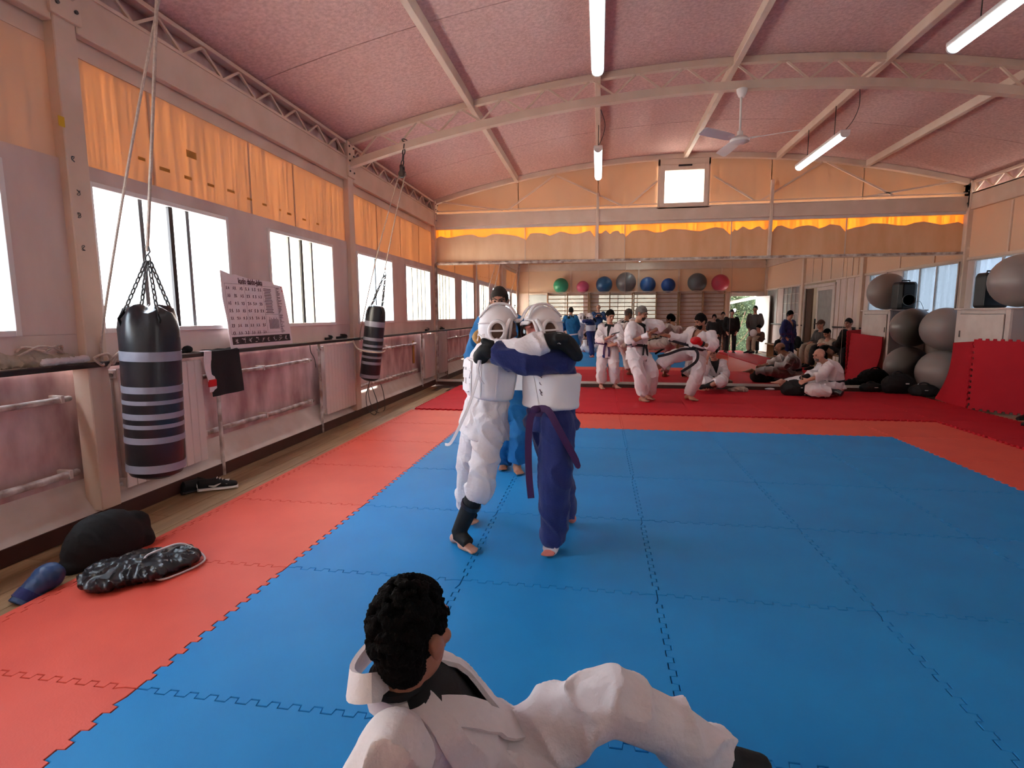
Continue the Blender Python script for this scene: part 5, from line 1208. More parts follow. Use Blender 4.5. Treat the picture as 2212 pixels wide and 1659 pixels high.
JW = J_(H=1.50, hs=1.12, pel=v3((1.040, 0.470, 0.813)), neck=v3((1.085, 0.470, 1.231)), mid=v3((1.077, 0.460, 1.079)), head=v3((1.119, 0.500, 1.307)), face=(.99, .10, -.14), up=(.12, .02, 1),
        rt=(.55, -.83, 0), hrt=(.62, -.78, 0), sr=v3((1.120, 0.360, 1.183)), sl=v3((1.096, 0.620, 1.193)), er=v3((1.279, 0.250, 1.202)), wr=v3((1.423, 0.240, 1.251)), el=v3((1.217, 0.720, 1.157)), wl=v3((1.335, 0.680, 1.148)),
        hr=v3((1.073, 0.400, 0.786)), hl=v3((0.981, 0.560, 0.752)), kr=v3((1.034, 0.360, 0.435)), ar=v3((0.869, 0.420, 0.072)), tr=v3((1.004, 0.315, 0.020)), kl=v3((0.892, 0.660, 0.420)), al=v3((0.819, 0.820, 0.039)), tl=v3((0.913, 0.718, 0.030)))
W = person(JW, 'fighter in white gi and visor helmet grappling from the left, black shin guard bared')
body(W, JW, M['skin'], .007, hands=(0, 0), feet=(1, 1))
jacket(W, JW, M['gi'], .009, skirt=.20, frac=(1.0, .8), fold=.012, fk=10, rad=(.078, .074, .074, .076), beltt=.2, v0=.35)
trousers(W, JW, M['gi'], .008, frac=(.26, .80), fold=.014, fk=(9, 9, 6), rad=(.108, .102, .098, .094, .090))
cg, cbv = chest_guard(W, JW, M['padw'], .20, .70, .018, (-.2, -.75, -1.25, -1.8, -2.4, .6))
for q in range(3):
    r, f, u = tframe(JW, .4); pts = []; ns = []
    for x in np.linspace(-1.25, .7, 9):
        a = -PI/2-.1+x*.5-q*.0; c = spine(JW, .28+.17*q+.02*x); r, f, u = tframe(JW, .4); d = r*math.cos(a)+f*math.sin(a); p, n_ = snap(cbv, c+d*.25, .004); pts.append(p); ns.append(n_)
    G().ribbon(pts, ns, .045, .006).build('back_strap', M['padw'], cg)
pts = [v3((1.059, 0.330, 1.282)), v3((1.056, 0.270, 1.175)), v3((1.041, 0.270, 1.069)), v3((0.998, 0.250, 0.915)), v3((0.959, 0.220, 0.813)), v3((0.871, 0.300, 0.667)), v3((0.818, 0.360, 0.640))]
G().ribbon(cr(pts, 4), [(-.3, -1, 0)]*30, .016, .004).build('loose_strap', M['gi'], cg)
pts = [v3((1.056, 0.270, 1.164)), v3((1.040, 0.250, 1.099)), v3((1.051, 0.250, 1.044)), v3((1.071, 0.260, 1.010))]
G().ribbon(cr(pts, 4), [(-.3, -1, 0)]*30, .014, .004).build('loose_strap', M['gi'], cg)
headgear(W, JW, M['padw']); hair(W, JW, M['hairb'], 'short')
G().tube(cr([v3((0.985, 0.560, 1.286)), v3((0.971, 0.550, 1.257)), v3((0.983, 0.540, 1.227))], 4), [.02, .03, .018], 9).build('blond_hair_tuft', mat('blond_hair', (.42, .24, .08), .6, bump=.5, bscale=80), W)
glove(W, JW['wr'], v3((1.514, 0.260, 1.243)), v3((1.572, 0.300, 1.174)), M['black'], 1.2, nrm(v3((1.547, 0.240, 1.265))-v3((1.512, 0.300, 1.241))))
gb = bvh_of([c for c in W.children if c.name.startswith('glove')][-1])
for st_ in ([v3((1.476, 0.100, 1.291)), v3((1.479, 0.100, 1.268))], [v3((1.481, 0.100, 1.286)), v3((1.491, 0.100, 1.281)), v3((1.483, 0.100, 1.276))], [v3((1.485, 0.100, 1.276)), v3((1.492, 0.100, 1.267))]):
    pts = [snap(gb, p+v3((0, .12, -.02)), .002) for p in st_]; G().ribbon([p for p, n in pts], [n for p, n in pts], .004, .002).build('glove_mark', M['white'], W)
guard(W, JW['kr'], JW['ar'], JW['tr'], M['black'], .93, f0=.12)
gb = bvh_of([c for c in W.children if c.name.startswith('shin_guard')][-1]); pc = snap(gb, v3((1.028, 0.300, 0.306)), .004)
l = nrm(np.cross(UP, pc[1])); G().tube([pc[0]+l*(.009*max(-.55, math.cos(a)))+UP*.012*math.sin(a) for a in np.linspace(0, 2*PI, 15)[:-1]], .002, 5, closed=True).build('guard_mark', M['white'], W); guard(W, JW['kl'], JW['al'], JW['tl'], M['black'], .9, f0=.7)
for f_ in (.2, .45): 
    p = lerp(JW['kr'], JW['ar'], f_); d = nrm(JW['ar']-JW['kr']); G().tube([p-d*.014, p+d*.014], [.061, .060], 14, 'flat').build('guard_strap', M['blackv'], W)

JB = J_(H=1.50, hs=1.12, pel=v3((1.424, 0.460, 0.812)), neck=v3((1.429, 0.480, 1.220)), mid=v3((1.423, 0.460, 1.054)), head=v3((1.372, 0.470, 1.300)), face=(-.85, -.52, -.20), up=(-.22, 0, 1),
        rt=(-.40, .90, 0), hrt=(-.75, .65, 0), sl=v3((1.481, 0.360, 1.141)), sr=v3((1.408, 0.620, 1.165)), el=v3((1.306, 0.250, 1.140)), wl=v3((1.134, 0.260, 1.187)), er=v3((1.274, 0.720, 1.169)), wr=v3((1.157, 0.700, 1.182)),
        hl=v3((1.467, 0.380, 0.794)), hr=v3((1.386, 0.540, 0.761)), kl=v3((1.459, 0.330, 0.451)), al=v3((1.449, 0.420, 0.062)), tl=v3((1.419, 0.321, 0.020)), kr=v3((1.455, 0.660, 0.403)), ar=v3((1.499, 0.860, 0.065)), tr=v3((1.458, 0.847, 0.020)))
B = person(JB, 'fighter in navy gi with purple belt and white visor helmet, grappling from the right')
body(B, JB, M['skinr'], .007, hands=(0, 0))
jacket(B, JB, M['navy'], .009, skirt=.12, frac=(.9, 1.0), fold=.012, fk=9, rad=(.098, .092, .082, .080), v0=.4)
trousers(B, JB, M['navy'], .009, frac=(.94, .97), fold=.012, fk=(9, 9, 3.5), rad=(.118, .112, .108, .098, .086))
cg, cbv2 = chest_guard(B, JB, M['padw'], .10, .56, .030, (PI+.9, PI+1.6, -.9, -.2, 2.0))
belt_on(B, JB, cbv2, M['purple'], .06, False, .05)
for pts in ([v3((1.362, 0.300, 0.872)), v3((1.424, 0.260, 0.875)), v3((1.478, 0.240, 0.792)), v3((1.524, 0.250, 0.704)), v3((1.569, 0.270, 0.618)), v3((1.596, 0.280, 0.551))], [v3((1.356, 0.300, 0.872)), v3((1.327, 0.300, 0.824)), v3((1.316, 0.290, 0.688)), v3((1.319, 0.290, 0.506)), v3((1.330, 0.300, 0.362))]):
    G().ribbon(cr(pts, 4), [(.1, -1, 0)]*30, [.038]*18+[.034, .03, .012], .006).build('belt_end', M['purple'], B)
G().ell(v3((1.357, 0.290, 0.871)), (.03, .02, .022)).build('belt_knot', M['purple'], B)
for k, q in enumerate((v3((1.326, 0.200, 1.064)), v3((1.329, 0.200, 1.048)), v3((1.331, 0.200, 1.000)), v3((1.326, 0.200, 0.960)), v3((1.337, 0.200, 0.957)), v3((1.334, 0.200, 0.938)))):
    p, n_ = snap(cbv2, q, .003); l = nrm(np.cross(UP, n_)); G().ribbon([p-l*.006+UP*.012, p, p+l*.008-UP*.010+UP*.004*(k % 3)], [n_]*3, .003, .002).build('pen_mark', M['ink'], cg)
headgear(B, JB, M['padw'])
glove(B, JB['wl'], v3((1.085, 0.270, 1.194)), v3((1.041, 0.300, 1.150)), M['black'], 1.06, nrm(v3((1.098, 0.250, 1.236))-v3((1.085, 0.270, 1.194))))
G().tube([lerp(JB['al'], JB['tl'], .2), lerp(JB['al'], JB['tl'], .62)], [.046, .044], 12, 'flat').build('foot_wrap', M['gi'], B)

# ---- the referee behind them
JR = J_(H=1.66, pel=v3((0.919, 2.050, 0.655)), neck=v3((0.835, 2.050, 1.367)), head=v3((0.845, 2.000, 1.504)), face=(.05, -1, -.15), up=(0, 0, 1), sr=v3((0.700, 2.050, 1.302)), sl=v3((0.976, 2.050, 1.301)), er=v3((0.614, 2.000, 1.084)), wr=v3((0.622, 1.900, 0.935)),
        el=v3((1.053, 2.000, 1.087)), wl=v3((1.006, 1.850, 0.919)), hr=v3((0.871, 2.050, 0.597)), hl=v3((0.985, 2.050, 0.599)), kr=v3((0.883, 2.000, 0.320)), ar=v3((0.850, 2.150, 0.047)), tr=v3((0.867, 2.001, 0.020)), kl=v3((1.018, 1.950, 0.355)), al=v3((0.996, 2.000, 0.084)), tl=v3((1.044, 1.895, 0.020)))
r_ = gi_man(JR, 'referee in bright blue gi standing behind the two fighters', 'skind', 'hairb', 'short', 'bluegi', 'gi', .010, .009, 'black', jk=dict(skirt=.16, frac=(.9, .9), ends=False), tk=dict(frac=(.93, .9)))
o = G().boxM(v3((1.020, 1.780, 0.868)), (1, 0, 0), (0, 1, 0), (0, 0, 1), (.07, .004, .10)).build('score_sheet', M['white'], None, False); tag(o, 'white paper score sheet held by the blue referee', 'paper')

# ---- man sitting on the mats nearest the camera
JF = J_(H=1.74, pel=(1.44, -1.28, .13), neck=(1.215, -1.44, .485), mid=(1.29, -1.36, .29), head=(1.253, -1.440, 0.606), face=(.36, .93, -.05), up=(-.10, -.02, 1), rt=(.24, -.97, .03), hrt=(.30, -.95, 0), hs=1.05,
        sr=(1.265, -1.605, .445), sl=(1.20, -1.28, .42), er=(1.16, -1.735, .25), wr=(1.05, -1.76, .06), el=(1.26, -1.15, .17), wl=(1.40, -1.16, .10), dwr=(-.8, -.4, -.1), nwr=(0, 0, -1), dwl=(.8, .1, -.1), nwl=(0, 0, -1),
        hr=(1.50, -1.38, .125), hl=(1.46, -1.22, .115), kl=(1.745, -1.235, .325), al=(2.08, -1.13, .095), tl=(2.25, -1.08, .03), kr=(1.84, -1.58, .125), ar=(2.05, -1.91, .09), tr=(2.16, -2.0, .06), cwr=.2, cwl=.2, fat=.88)
F_ = person(JF, 'dark-haired man in white gi sitting in the foreground with his back to the camera')
body(F_, JF, M['skind'], .006, sm=2)
undershirt(F_, JF, M['black'], .009)
jk_, fbv = jacket(F_, JF, M['gi'], .007, skirt=.07, frac=(.95, .95), fold=.020, fk=(7, 7, 4), rad=(.080, .088, .090, .09), v0=.12, vw=.10, beltt=.02, sm=3, nrad=.106, lw=.070)
trousers(F_, JF, M['gi'], .007, frac=(.9, .90), fold=.020, fk=(7, 7, 5), rad=(.108, .100, .090, .080, .078), sm=3, ck=2)
guard(F_, JF['kl'], JF['al'], JF['tl'], M['black'], 1.05, 'foot_guard', .8)
cl_ = v3(cam.matrix_world.translation); pts = []; ns = []
for p in ((1.104, -1.360, 0.499), (1.094, -1.430, 0.499), (1.113, -1.510, 0.511)): pts.append(v3(p)); ns.append(nrm(v3(p)-JF['neck']))
for p in ((1.160, -1.550, 0.529), (1.205, -1.550, 0.545), (1.255, -1.550, 0.549), (1.304, -1.550, 0.525), (1.346, -1.550, 0.478), (1.374, -1.520, 0.399), (1.399, -1.480, 0.307), (1.421, -1.440, 0.216), (1.442, -1.400, 0.121)):
    hit = fbv.ray_cast(Vector(cl_), Vector(nrm(v3(p)-cl_)))
    ok = hit[0] is not None and np.linalg.norm(v3(hit[0])-v3(p)) < .16
    pts.append(v3(hit[0])+v3(hit[1])*.008 if ok else v3(p)); ns.append(v3(hit[1]) if ok else nrm(cl_-v3(p)))
pts = cr(pts, 3); ns = cr(ns, 3)
for _ in range(4): pts = [pts[0]]+[(pts[i-1]+2*pts[i]+pts[i+1])/4 for i in range(1, len(pts)-1)]+[pts[-1]]
G().ribbon(pts, ns, .062, .012).build('collar_band', M['gi'], jk_)
# curly hair: a cap grown from many small curls
g = G(); R_, Ff, Uu = hframe(JF); rr = random.Random(11)
g.ell(hp(JF, 0, -.014, .030), (.081, .100, .098), [R_, Ff, Uu], 20, 14); g.ell(hp(JF, 0, -.045, -.02), (.064, .06, .075), [R_, Ff, Uu], 18, 12); g.ell(hp(JF, 0, -.040, -.050), (.060, .052, .052), [R_, Ff, Uu], 18, 12); g.ell(hp(JF, 0, .02, .085), (.06, .07, .045), [R_, Ff, Uu])
for k in range(520):
    a = rr.uniform(0, 2*PI); z = rr.uniform(-.75, 1); q = math.sqrt(1-z*z); p = v3((math.cos(a)*q*.079, math.sin(a)*q*.097-.014, z*.096+.030))
    ul = np.interp(p[1], [-.11, -.05, -.012, .02, .05, .09], [-.075, -.065, -.005, .01, .05, .07])
    if p[2] < ul or (abs(p[0]) > .062 and -.045 < p[1] < .03 and p[2] < .022): continue
    n_ = nrm(p-v3((0, -.014, .03))); g.ell(hp(JF, *(p+n_*.004+v3((0, 0, .010)) * max(0, n_[2]))), rr.uniform(.007, .011), None, 7, 5)
G().tube([JF['neck']+v3((.066*math.cos(a), .066*math.sin(a), .012+.010*math.sin(a))) for a in np.linspace(0, 2*PI, 21)[:-1]], .014, 8, closed=True).build('shirt_collar', M['black'], F_)
hm = blobmesh(g, 'hair', M['hair'], F_, .0042, 1, .003, 95)
face_bits(F_, JF, M['hair'])

# ---- group in front of the mirror
JA = J_(H=1.52, zf=.02, pel=v3((1.851, 7.550, 0.768)), neck=v3((1.899, 7.550, 1.215)), head=v3((1.893, 7.500, 1.357)), face=(.45, -.85, -.22), up=(.05, 0, 1), sr=v3((1.748, 7.550, 1.146)), sl=v3((2.042, 7.500, 1.154)), er=v3((1.691, 7.420, 0.920)), wr=v3((1.876, 7.280, 0.987)), el=v3((2.096, 7.420, 0.952)), wl=v3((1.967, 7.280, 0.853)),
        dwr=(.9, -.2, .3), nwr=(0, .2, 1), dwl=(-.95, -.1, -.05), nwl=(0, 1, 0), hr=v3((1.771, 7.550, 0.729)), hl=v3((1.946, 7.520, 0.732)), kr=v3((1.753, 7.480, 0.424)), ar=v3((1.746, 7.550, 0.103)), tr=v3((1.796, 7.377, 0.040)), kl=v3((1.980, 7.470, 0.427)), al=v3((2.013, 7.600, 0.116)), tl=v3((2.120, 7.536, 0.040)))
r_ = gi_man(JA, 'young man in white gi with purple belt standing by the mirror holding a phone', 'skin', 'hair', 'thick', 'gi', 'purple', .010, .007, 'black', jk=dict(skirt=.22, frac=(.62, .7), fold=.017, vw=.055), tk=dict(frac=(.86, .86), rad=(.115, .112, .11, .108, .106)))
patch(r_, v3((1.778, 7.300, 0.657)), .045, .045, M['navy']); patch(r_, v3((1.784, 7.300, 0.730)), .010, .07, M['greycloth'], 'stitched_mark')
o = G().boxM(v3((1.983, 7.220, 1.061)), nrm((.85, -.3, .25)), nrm((.3, .9, .2)), (0, 0, 1), (.075, .038, .006)).build('smartphone', M['blackp'], None, False, .003); tag(o, 'black phone held by the young man at the mirror', 'phone')
JG = J_(H=1.68, zf=.02, pel=v3((2.296, 6.150, 0.809)), neck=v3((2.308, 6.200, 1.256)), head=v3((2.346, 6.150, 1.398)), face=(.86, -.42, -.30), up=(.1, 0, 1), sr=v3((2.195, 6.020, 1.194)), sl=v3((2.441, 6.320, 1.234)), er=v3((2.162, 5.900, 0.986)), wr=v3((2.367, 5.820, 1.060)), el=v3((2.646, 6.340, 1.201)), wl=v3((2.511, 6.120, 1.114)),
        dwr=(.95, -.05, .15), nwr=(0, 1, 0), cwr=1.3, dwl=(-.6, -.7, -.1), nwl=(0, -.5, -.8), cwl=.9, hr=v3((2.222, 6.080, 0.774)), hl=v3((2.382, 6.240, 0.764)), kr=v3((2.325, 5.980, 0.468)), ar=v3((2.399, 6.080, 0.125)), tr=v3((2.462, 6.030, 0.040)), kl=v3((2.523, 6.140, 0.507)), al=v3((2.509, 6.300, 0.095)), tl=v3((2.553, 6.260, 0.040)))
r_ = gi_man(JG, 'grey-haired man in white gi with black belt guarding against a kick', 'skind', 'hairg', 'short', 'gi', 'bbelt', .010, .007, 'black', jk=dict(skirt=.20, frac=(.25, .45), fold=.017, vw=.075, rad=(.09, .092, .094, .094)), tk=dict(frac=(.93, .9), rad=(.118, .112, .108, .102, .098)))
beard(r_, JG, M['hairb'], False); patch(r_, v3((2.237, 5.800, 0.783)), .045, .055, M['navy'])
G().tube([lerp(JG['er'], JG['wr'], .86), JG['wr']+nrm(JG['wr']-JG['er'])*.07], [.036, .045], 10, 'flat').build('hand_wrap', M['gi'], r_)
JK_ = J_(H=1.66, zf=.02, pel=v3((3.204, 6.400, 0.799)), neck=v3((3.304, 6.350, 1.160)), head=v3((3.259, 6.250, 1.267)), face=(-.85, -.42, -.25), up=(-.05, 0, 1), sr=v3((3.164, 6.500, 1.116)), sl=v3((3.421, 6.250, 1.072)), er=v3((3.004, 6.450, 0.997)), wr=v3((2.755, 6.350, 1.060)), el=v3((3.448, 6.100, 0.904)), wl=v3((3.246, 5.980, 0.941)),
        dwr=(-1, 0, .05), nwr=(0, 0, -1), hr=v3((3.137, 6.500, 0.764)), hl=v3((3.281, 6.350, 0.762)), kr=v3((2.806, 6.250, 0.699)), ar=v3((2.624, 6.200, 0.542)), tr=(2.02, 6.12, .42), kl=v3((3.240, 6.200, 0.483)), al=v3((3.139, 6.400, 0.085)), tl=v3((3.258, 6.206, 0.040)))
r_ = gi_man(JK_, 'dark-haired man in white gi with red gloves throwing a low kick', 'skind', 'hair', 'thick', 'gi', 'bbelt', .010, .007, None, jk=dict(skirt=.10, frac=(.75, .62), fold=.017, vw=.08, rad=(.086, .08, .076, .078), ends=False), tk=dict(frac=(.8, .88), rad=(.118, .112, .106, .102, .10)), bk=dict(hands=(1, 0), feet=(0, 1)))
beard(r_, JK_, M['hair'], True)
g = G(); c = v3((3.144, 5.930, 0.994)); g.ell(c, (.085, .06, .062)); g.tube([v3((3.191, 5.950, 0.968)), v3((3.246, 5.980, 0.941))], [.045, .042], 12, 'flat'); g.ell(c+v3((.01, -.05, .03)), (.05, .03, .03)); gl = blobmesh(g, 'boxing_glove', M['redglove'], r_, .007, 3)
G().tube([v3((3.233, 5.975, 0.948)), v3((3.266, 5.985, 0.932))], [.046, .045], 12, 'flat').build('glove_cuff', M['black'], gl)
for pts in ([v3((3.188, 6.200, 0.851)), v3((2.972, 6.100, 0.849)), v3((2.766, 6.050, 0.780)), v3((2.600, 6.020, 0.742))], [v3((3.189, 6.200, 0.844)), v3((3.215, 6.120, 0.778)), v3((3.176, 6.080, 0.651)), v3((2.964, 6.050, 0.501))]):
    G().ribbon(cr(pts, 4), [(0, -1, .1)]*20, .042, .008).build('belt_end', M['bbelt'], r_)
JD = J_(H=1.62, zf=.02, pel=v3((3.800, 7.620, 0.235)), neck=v3((3.744, 7.520, 0.578)), head=v3((3.695, 7.420, 0.705)), face=(-.25, -.93, -.25), up=(-.1, 0, 1), sr=v3((3.606, 7.500, 0.510)), sl=v3((3.878, 7.500, 0.521)), er=v3((3.524, 7.250, 0.347)), wr=v3((3.577, 7.260, 0.656)), dwr=(.3, .3, .7), nwr=(.5, .6, -.2), el=v3((3.915, 7.400, 0.321)), wl=v3((3.783, 7.200, 0.297)), dwl=(-1, -.1, -.1), nwl=(0, 0, -1),
        hr=v3((3.701, 7.550, 0.180)), hl=v3((3.860, 7.550, 0.183)), kr=v3((3.500, 7.250, 0.243)), ar=v3((3.712, 7.160, 0.132)), tr=v3((3.829, 7.120, 0.110)), kl=v3((3.818, 7.160, 0.244)), al=v3((3.525, 7.060, 0.142)), tl=v3((3.398, 7.040, 0.099)))
r_ = gi_man(JD, 'young man in white gi sitting cross-legged at the mirror, cheek on his hand', 'skin', 'hair', 'thick', 'gi', 'bbelt', .010, .008, 'black', jk=dict(skirt=.0, frac=(.5, .8), fold=.017, ends=False), tk=dict(frac=(.7, .42), rad=(.12, .115, .112, .105, .10)), bk=dict(feet=(0, 1)))
guard(r_, JD['kl'], JD['al'], JD['tl'], M['black'], 1.0, f0=.38)
JE = J_(H=1.70, zf=.02, pel=v3((5.600, 7.100, 0.195)), neck=v3((5.435, 7.100, 0.587)), mid=v3((5.612, 7.100, 0.404)), head=v3((5.312, 7.050, 0.702)), face=(-.92, -.30, -.18), up=(-.25, 0, 1), rt=(-.15, .98, 0), hrt=(-.1, .99, 0), sl=v3((5.437, 6.950, 0.539)), sr=v3((5.454, 7.280, 0.521)), el=v3((5.280, 6.820, 0.397)), wl=v3((5.067, 6.780, 0.321)), dwl=(-.9, -.1, -.3), nwl=(0, .8, -.5), er=v3((5.364, 7.300, 0.380)), wr=v3((5.134, 7.120, 0.333)),
        hl=v3((5.560, 6.980, 0.171)), hr=v3((5.635, 7.220, 0.140)), kl=v3((5.128, 6.780, 0.163)), al=v3((5.454, 6.720, 0.139)), tl=v3((5.508, 6.660, 0.094)), kr=v3((5.188, 7.200, 0.239)), ar=v3((4.769, 7.120, 0.202)), tr=v3((4.612, 7.100, 0.231)))
r_ = gi_man(JE, 'bald grey-bearded man in white gi with black belt sitting on the red mats', 'skin', 'hairg', None, 'gi', 'bbelt', .010, .008, None, jk=dict(skirt=.04, frac=(.66, .5), fold=.017, ends=False, vw=.07), tk=dict(frac=(.8, .8), rad=(.12, .112, .108, .10, .09)), bk=dict(feet=(1, 0)))
beard(r_, JE, M['hairg'], False); cap_shell(JE, SKC, SKR, lambda r, f, u: min(.012-u, -.01-f, u+.06), 'hair_fringe', M['hairg'], r_, 1.03, .001)
guard(r_, JE['kl'], JE['al'], JE['tl'], M['blackv'], 1.1, 'foot_guard', .8)
g = G(); g.tube([JE['er']*.35+JE['wr']*.65, JE['wr']+nrm(JE['wr']-JE['er'])*.03], [.042, .045], 10); g.ell(JE['wr']+nrm(JE['wr']-JE['er'])*.06, (.05, .045, .04)); blobmesh(g, 'glove', M['black'], r_, .008, 2)
gymbag(v3((4.998, 7.106, 0.030)), (1, -.1, 0), .25, .14, .26, 'black bag with white piping held on the lap of the bald man')
g = G(); g.ell(v3((5.283, 6.963, 0.045)), (.19, .07, .03), [nrm((1, -.35, 0)), nrm((.35, 1, 0)), UP]); 
lj = thing('folded_jacket', v3((5.350, 7.142, 0.020)), 'black jacket with white edging folded on the mats before the bald man', 'jacket'); blobmesh(g, 'jacket_cloth', M['black'], lj, .008, 2, .008, 14)
G().tube(cr([v3((5.103, 6.982, 0.050)), v3((5.267, 7.158, 0.085)), v3((5.417, 7.219, 0.085)), v3((5.321, 6.711, 0.050))], 5), .006, 6).build('white_edging', M['gi'], lj)
o = blobmesh(G().ell(v3((4.782, 7.762, 0.035)), (.09, .05, .02)), 'white_cloth', M['gi'], None, .007, 2, .005, 20); tag(o, 'small white cloth on red mats by the bald man\'s bare foot', 'cloth')

# ---- onlookers along the right wall and the rear wall, seen in the mirror
def onlooker(J, label, top, legs, hairm='hair', hstyle='short', skin='skin', shoes='blackp', frac=(.9, .9), skirt=.06, bulk=1.0, vox=.013, lf=.92, hands=(1, 1)):
    r = person(J, label); body(r, J, M[skin], .011, feet=(0, 0), hands=hands); b = [x*bulk for x in (.078, .072, .064, .056)]
    jacket(r, J, M[top], vox, skirt=skirt, frac=frac, vneck=False, rad=b, fold=.008, name='top')
    trousers(r, J, M[legs], vox, frac=(lf, lf), rad=(.10, .088, .078, .072, .070), fold=.007)
    if hstyle: hair(r, J, M[hairm], hstyle)
    face_bits(r, J, M[hairm])
    s = J['H']/1.75
    for a, t in (('ar', 'tr'), ('al', 'tl')): shoe(r, J[a], J[t], M[shoes], s)
    return r
def seated(x, y, hz, face, H, d=(-1, 0, 0), lean=.04, zs=.46, arms=.3, **k):
    """joints of a person on a bench at (x, y) whose head centre is at height hz, looking along d"""
    d = nrm(d); rt = np.cross(d, UP); s = H/1.75; pel = v3((x, y, zs+.06)); hd = v3((x, y, hz))+d*lean*1.5; nk = hd-UP*.16*s-d*.02
    j = dict(H=H, pel=pel, neck=nk, head=hd, face=face, up=(0, 0, 1), rt=rt, hrt=rt, zf=-.02, mid=(pel+nk)/2-d*.03)
    for q, c in ((1, 'r'), (-1, 'l')):
        j['h'+c] = pel+rt*q*.09*s; j['k'+c] = pel+rt*q*.13*s+d*.42*s+UP*.03; j['a'+c] = j['k'+c]*(1, 1, 0)+UP*.11+d*.03*s; j['t'+c] = j['a'+c]*(1, 1, 0)+UP*.045+d*.17*s
        j['s'+c] = nk+rt*q*.17*s-UP*.06*s; j['e'+c] = j['s'+c]+rt*q*.06*s-UP*.25*s+d*.08*s; j['w'+c] = pel+rt*q*.05*s+d*arms*s+UP*.14; j['dw'+c] = d*.6-rt*q*.6-UP*.1; j['nw'+c] = -UP
    j.update(k); return J_(**j)
def standing(x, y, hz, face, H, d=(0, 1, 0), z=-.02, **k):
    d = nrm(d); rt = np.cross(d, UP); s = H/1.75; hd = v3((x, y, hz)); nk = hd-UP*.165*s; pel = v3((x, y, z+.93*s)); j = dict(H=H, pel=pel, neck=nk, head=hd+d*.02, face=face, up=(0, 0, 1), rt=rt, hrt=rt, zf=z)
    for q, c in ((1, 'r'), (-1, 'l')):
        j['h'+c] = pel+rt*q*.09*s; j['k'+c] = v3((x, y, z+.5*s))+rt*q*.11*s+d*.02; j['a'+c] = v3((x, y, z+.075))+rt*q*.12*s-d*.02; j['t'+c] = j['a'+c]*(1, 1, 0)+UP*(z+.02)+d*.17*s+rt*q*.03
        j['s'+c] = nk+rt*q*.18*s-UP*.055*s; j['e'+c] = j['s'+c]+rt*q*.07*s-UP*.28*s-d*.02; j['w'+c] = j['e'+c]-UP*.20*s+d*.10*s-rt*q*.08*s
    j.update(k); return J_(**j)
P = (7.500, 4.791, 1.182)
onlooker(seated(7.5, P[1], P[2]-.02, (-.8, .5, -.1), 1.72, (-.6, -.8, 0), .0, kl=(7.33, 5.02, .50), al=(7.235, 5.25, .085), tl=(7.09, 5.20, .035)), 'man in a long dark coat seated nearest the mirror on the right bench', 'black', 'black', 'hairb', 'short', skirt=.2, bulk=1.2)
P = (7.300, 4.385, 0.941)
onlooker(seated(7.32, P[1], P[2]-.02, (-.75, .3, -.5), 1.68, (-.9, .4, 0), .10), 'young man in a cream hoodie hunched on the right bench', 'beige', 'black', 'hair', 'buzz', bulk=1.1)
P = (7.400, 3.555, 1.130); JC = seated(7.42, P[1], P[2]-.02, (-.95, .2, -.05), 1.70, (-1, .2, 0), .05)
r_ = onlooker(JC, 'man in a dark peaked cap and grey jumper on the right bench', 'greycloth', 'beige', 'hairg', 'buzz', bulk=1.0)
cap_shell(JC, SKC, SKR, lambda r, f, u: u-.030, 'cap', M['brownc'], r_, 1.14, 0, top=.012); G().ribbon([hp(JC, 0, .085, .045), hp(JC, 0, .13, .040), hp(JC, 0, .165, .028)], [hframe(JC)[2]]*3, .13, .005).build('cap_peak', M['brownc'], r_)
P = (6.529, 3.750, 1.359); JY = standing(6.52, 3.75, P[2], (.55, .75, -.3), 1.46, (.6, .8, 0), .02)
r_ = gi_man(JY, 'boy in a navy gi standing at the mat edge, seen in the mirror', 'skin', 'hair', 'thick', 'navy', 'purple', .012, .010, None, jk=dict(skirt=.2), tk=dict(frac=(.9, .9)))
P = (5.803, -1.900, 1.276); onlooker(standing(P[0], -1.9, P[2], (-.3, .95, 0), 1.55, (-.2, 1, 0)), 'woman with long dark hair in dark clothes by the wall bars', 'black', 'black', 'hair', 'long')
P = (6.167, -2.200, 1.357); onlooker(standing(P[0], -2.2, P[2], (-.2, .95, 0), 1.66, (-.1, 1, 0)), 'man in dark jacket and grey trousers standing by the wall bars', 'black', 'greycloth', 'hair', 'short', bulk=1.15)
P = (6.378, -1.800, 1.439); onlooker(standing(P[0], -1.8, P[2], (-.1, .95, 0), 1.70, (0, 1, 0)), 'man in black clothes standing nearest the open rear door', 'black', 'black', 'hair', 'short', bulk=1.1)
P = (7.276, -2.200, 1.569); onlooker(standing(P[0], -2.2, P[2], (-.6, .8, 0), 1.75, (-.5, .9, 0)), 'man in grey shirt standing in the rear doorway', 'greycloth', 'denim', 'hairb', 'short')
P = (7.300, -1.705, 0.930); JS = seated(7.35, min(P[1], .45), P[2]-.03, (-.8, .5, -.2), 1.6, (-.85, .5, 0), .06, arms=.34); onlooker(JS, 'onlooker with pale trousers on the right bench holding a white helmet', 'brownc', 'beige', 'hair', 'short', bulk=1.1)
hg = G().ell(JS['kr']+v3((-.05, .02, .19)), (.13, .12, .13)).build('spare_helmet', M['padw']); tag(hg, 'white padded helmet on the lap of a bench onlooker', 'helmet')
P = (7.350, -1.247, 1.052); onlooker(seated(7.42, 1.15, P[2]-.03, (-.8, .5, -.1), 1.6, (-.85, .5, 0), .05), 'woman with tied dark hair in brown top on the right bench', 'brownc', 'black', 'hair', 'long', bulk=1.1)
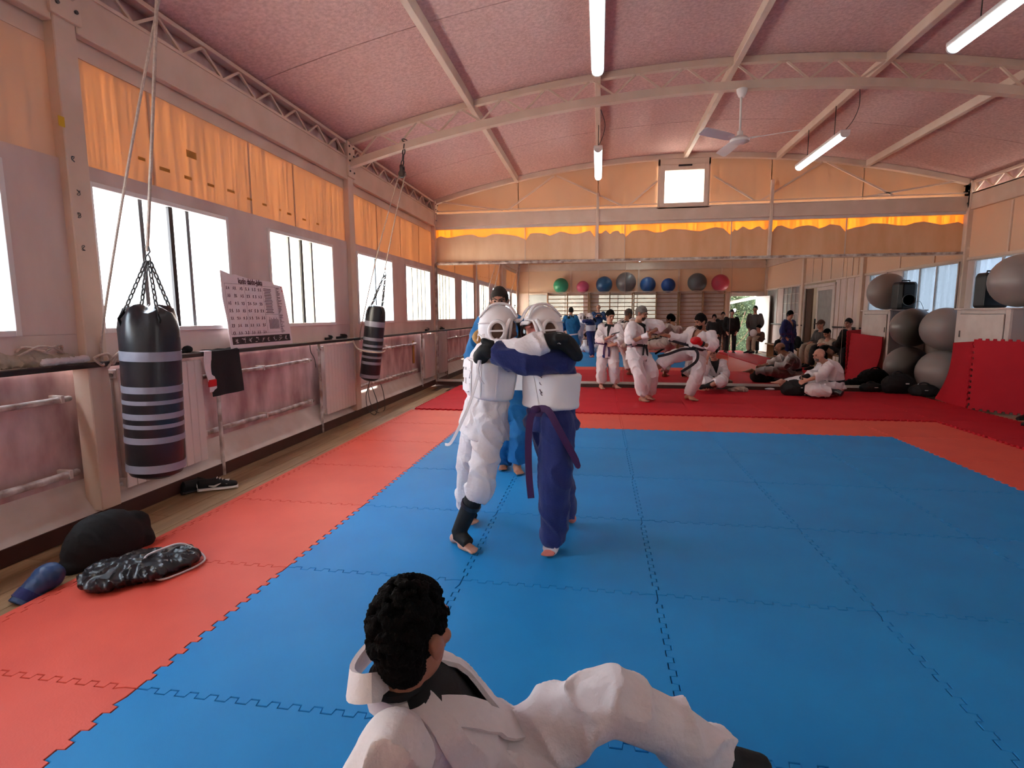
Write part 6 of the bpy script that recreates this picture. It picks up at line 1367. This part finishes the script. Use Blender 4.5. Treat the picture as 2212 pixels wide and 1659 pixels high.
P = (7.350, -0.399, 0.883); onlooker(seated(7.40, 1.78, P[2]-.03, (-.7, .6, -.4), 1.66, (-.85, .5, 0), .12), 'onlooker in a black jacket leaning forward on the right bench', 'black', 'denim', 'hairg', 'buzz', bulk=1.2)
# the photographer stands behind the camera
JP = standing(1.66, -3.02, 1.66, (.0, .95, -.3), 1.78, (0, 1, 0), z=.0, er=(1.98, -2.97, 1.22), wr=(1.78, -2.745, 1.33), el=(1.38, -2.97, 1.22), wl=(1.585, -2.745, 1.33), dwr=(-.6, .3, .6), nwr=(-.5, .6, 0), dwl=(.6, .3, .6), nwl=(.5, .6, 0))
onlooker(JP, 'bald photographer in a blue jacket facing the mirror with raised phone', 'bluejacket', 'black', 'hairb', None, bulk=1.1, frac=(.92, .92))
o = G().box((1.60, -2.70, 1.335), (1.765, -2.692, 1.425)).build('camera_phone', M['blackp'], None, False, .003); tag(o, 'dark phone held up by the photographer, seen in the mirror', 'phone')


# ---- things that come in sets carry one group phrase each
GROUPS = {'radiator': 'radiators under the left windows', 'tube_lamp': 'fluorescent tube lamps', 'punching_bag': 'hanging punching bags', 'wall_pipe': 'white pipes along the left wall', 'upright_post': 'thin posts along the left wall',
          'standing_mat': 'red mats stood on edge', 'wall_bars': 'wall bars on the rear wall', 'bench': 'benches along the right wall', 'sandal': 'sandals on the sill', 'sneaker': 'sneakers by the skirting', 'rope_pulley': 'rope pulleys',
          'hanging_rope': 'bag ropes', 'tie_rope': 'bag ropes', 'column': 'steel columns', 'lattice_girder': 'lattice girders', 'roof_truss': 'roof trusses', 'sports_bag': 'black sports bags'}
for o in COL.objects:
    if o.parent is None:
        stem = o.name.split('.')[0]
        if stem in GROUPS: o['group'] = GROUPS[stem]
        if stem == 'exercise_ball': o['group'] = 'exercise balls on the wall bars' if o.location.y < 0 else 'grey exercise balls by the cupboard'
        if stem == 'person' and ('bench' in o['label']): o['group'] = 'onlookers on the right bench'
        elif stem == 'person' and ('wall bars' in o['label'] or 'door' in o['label']): o['group'] = 'onlookers by the rear wall'
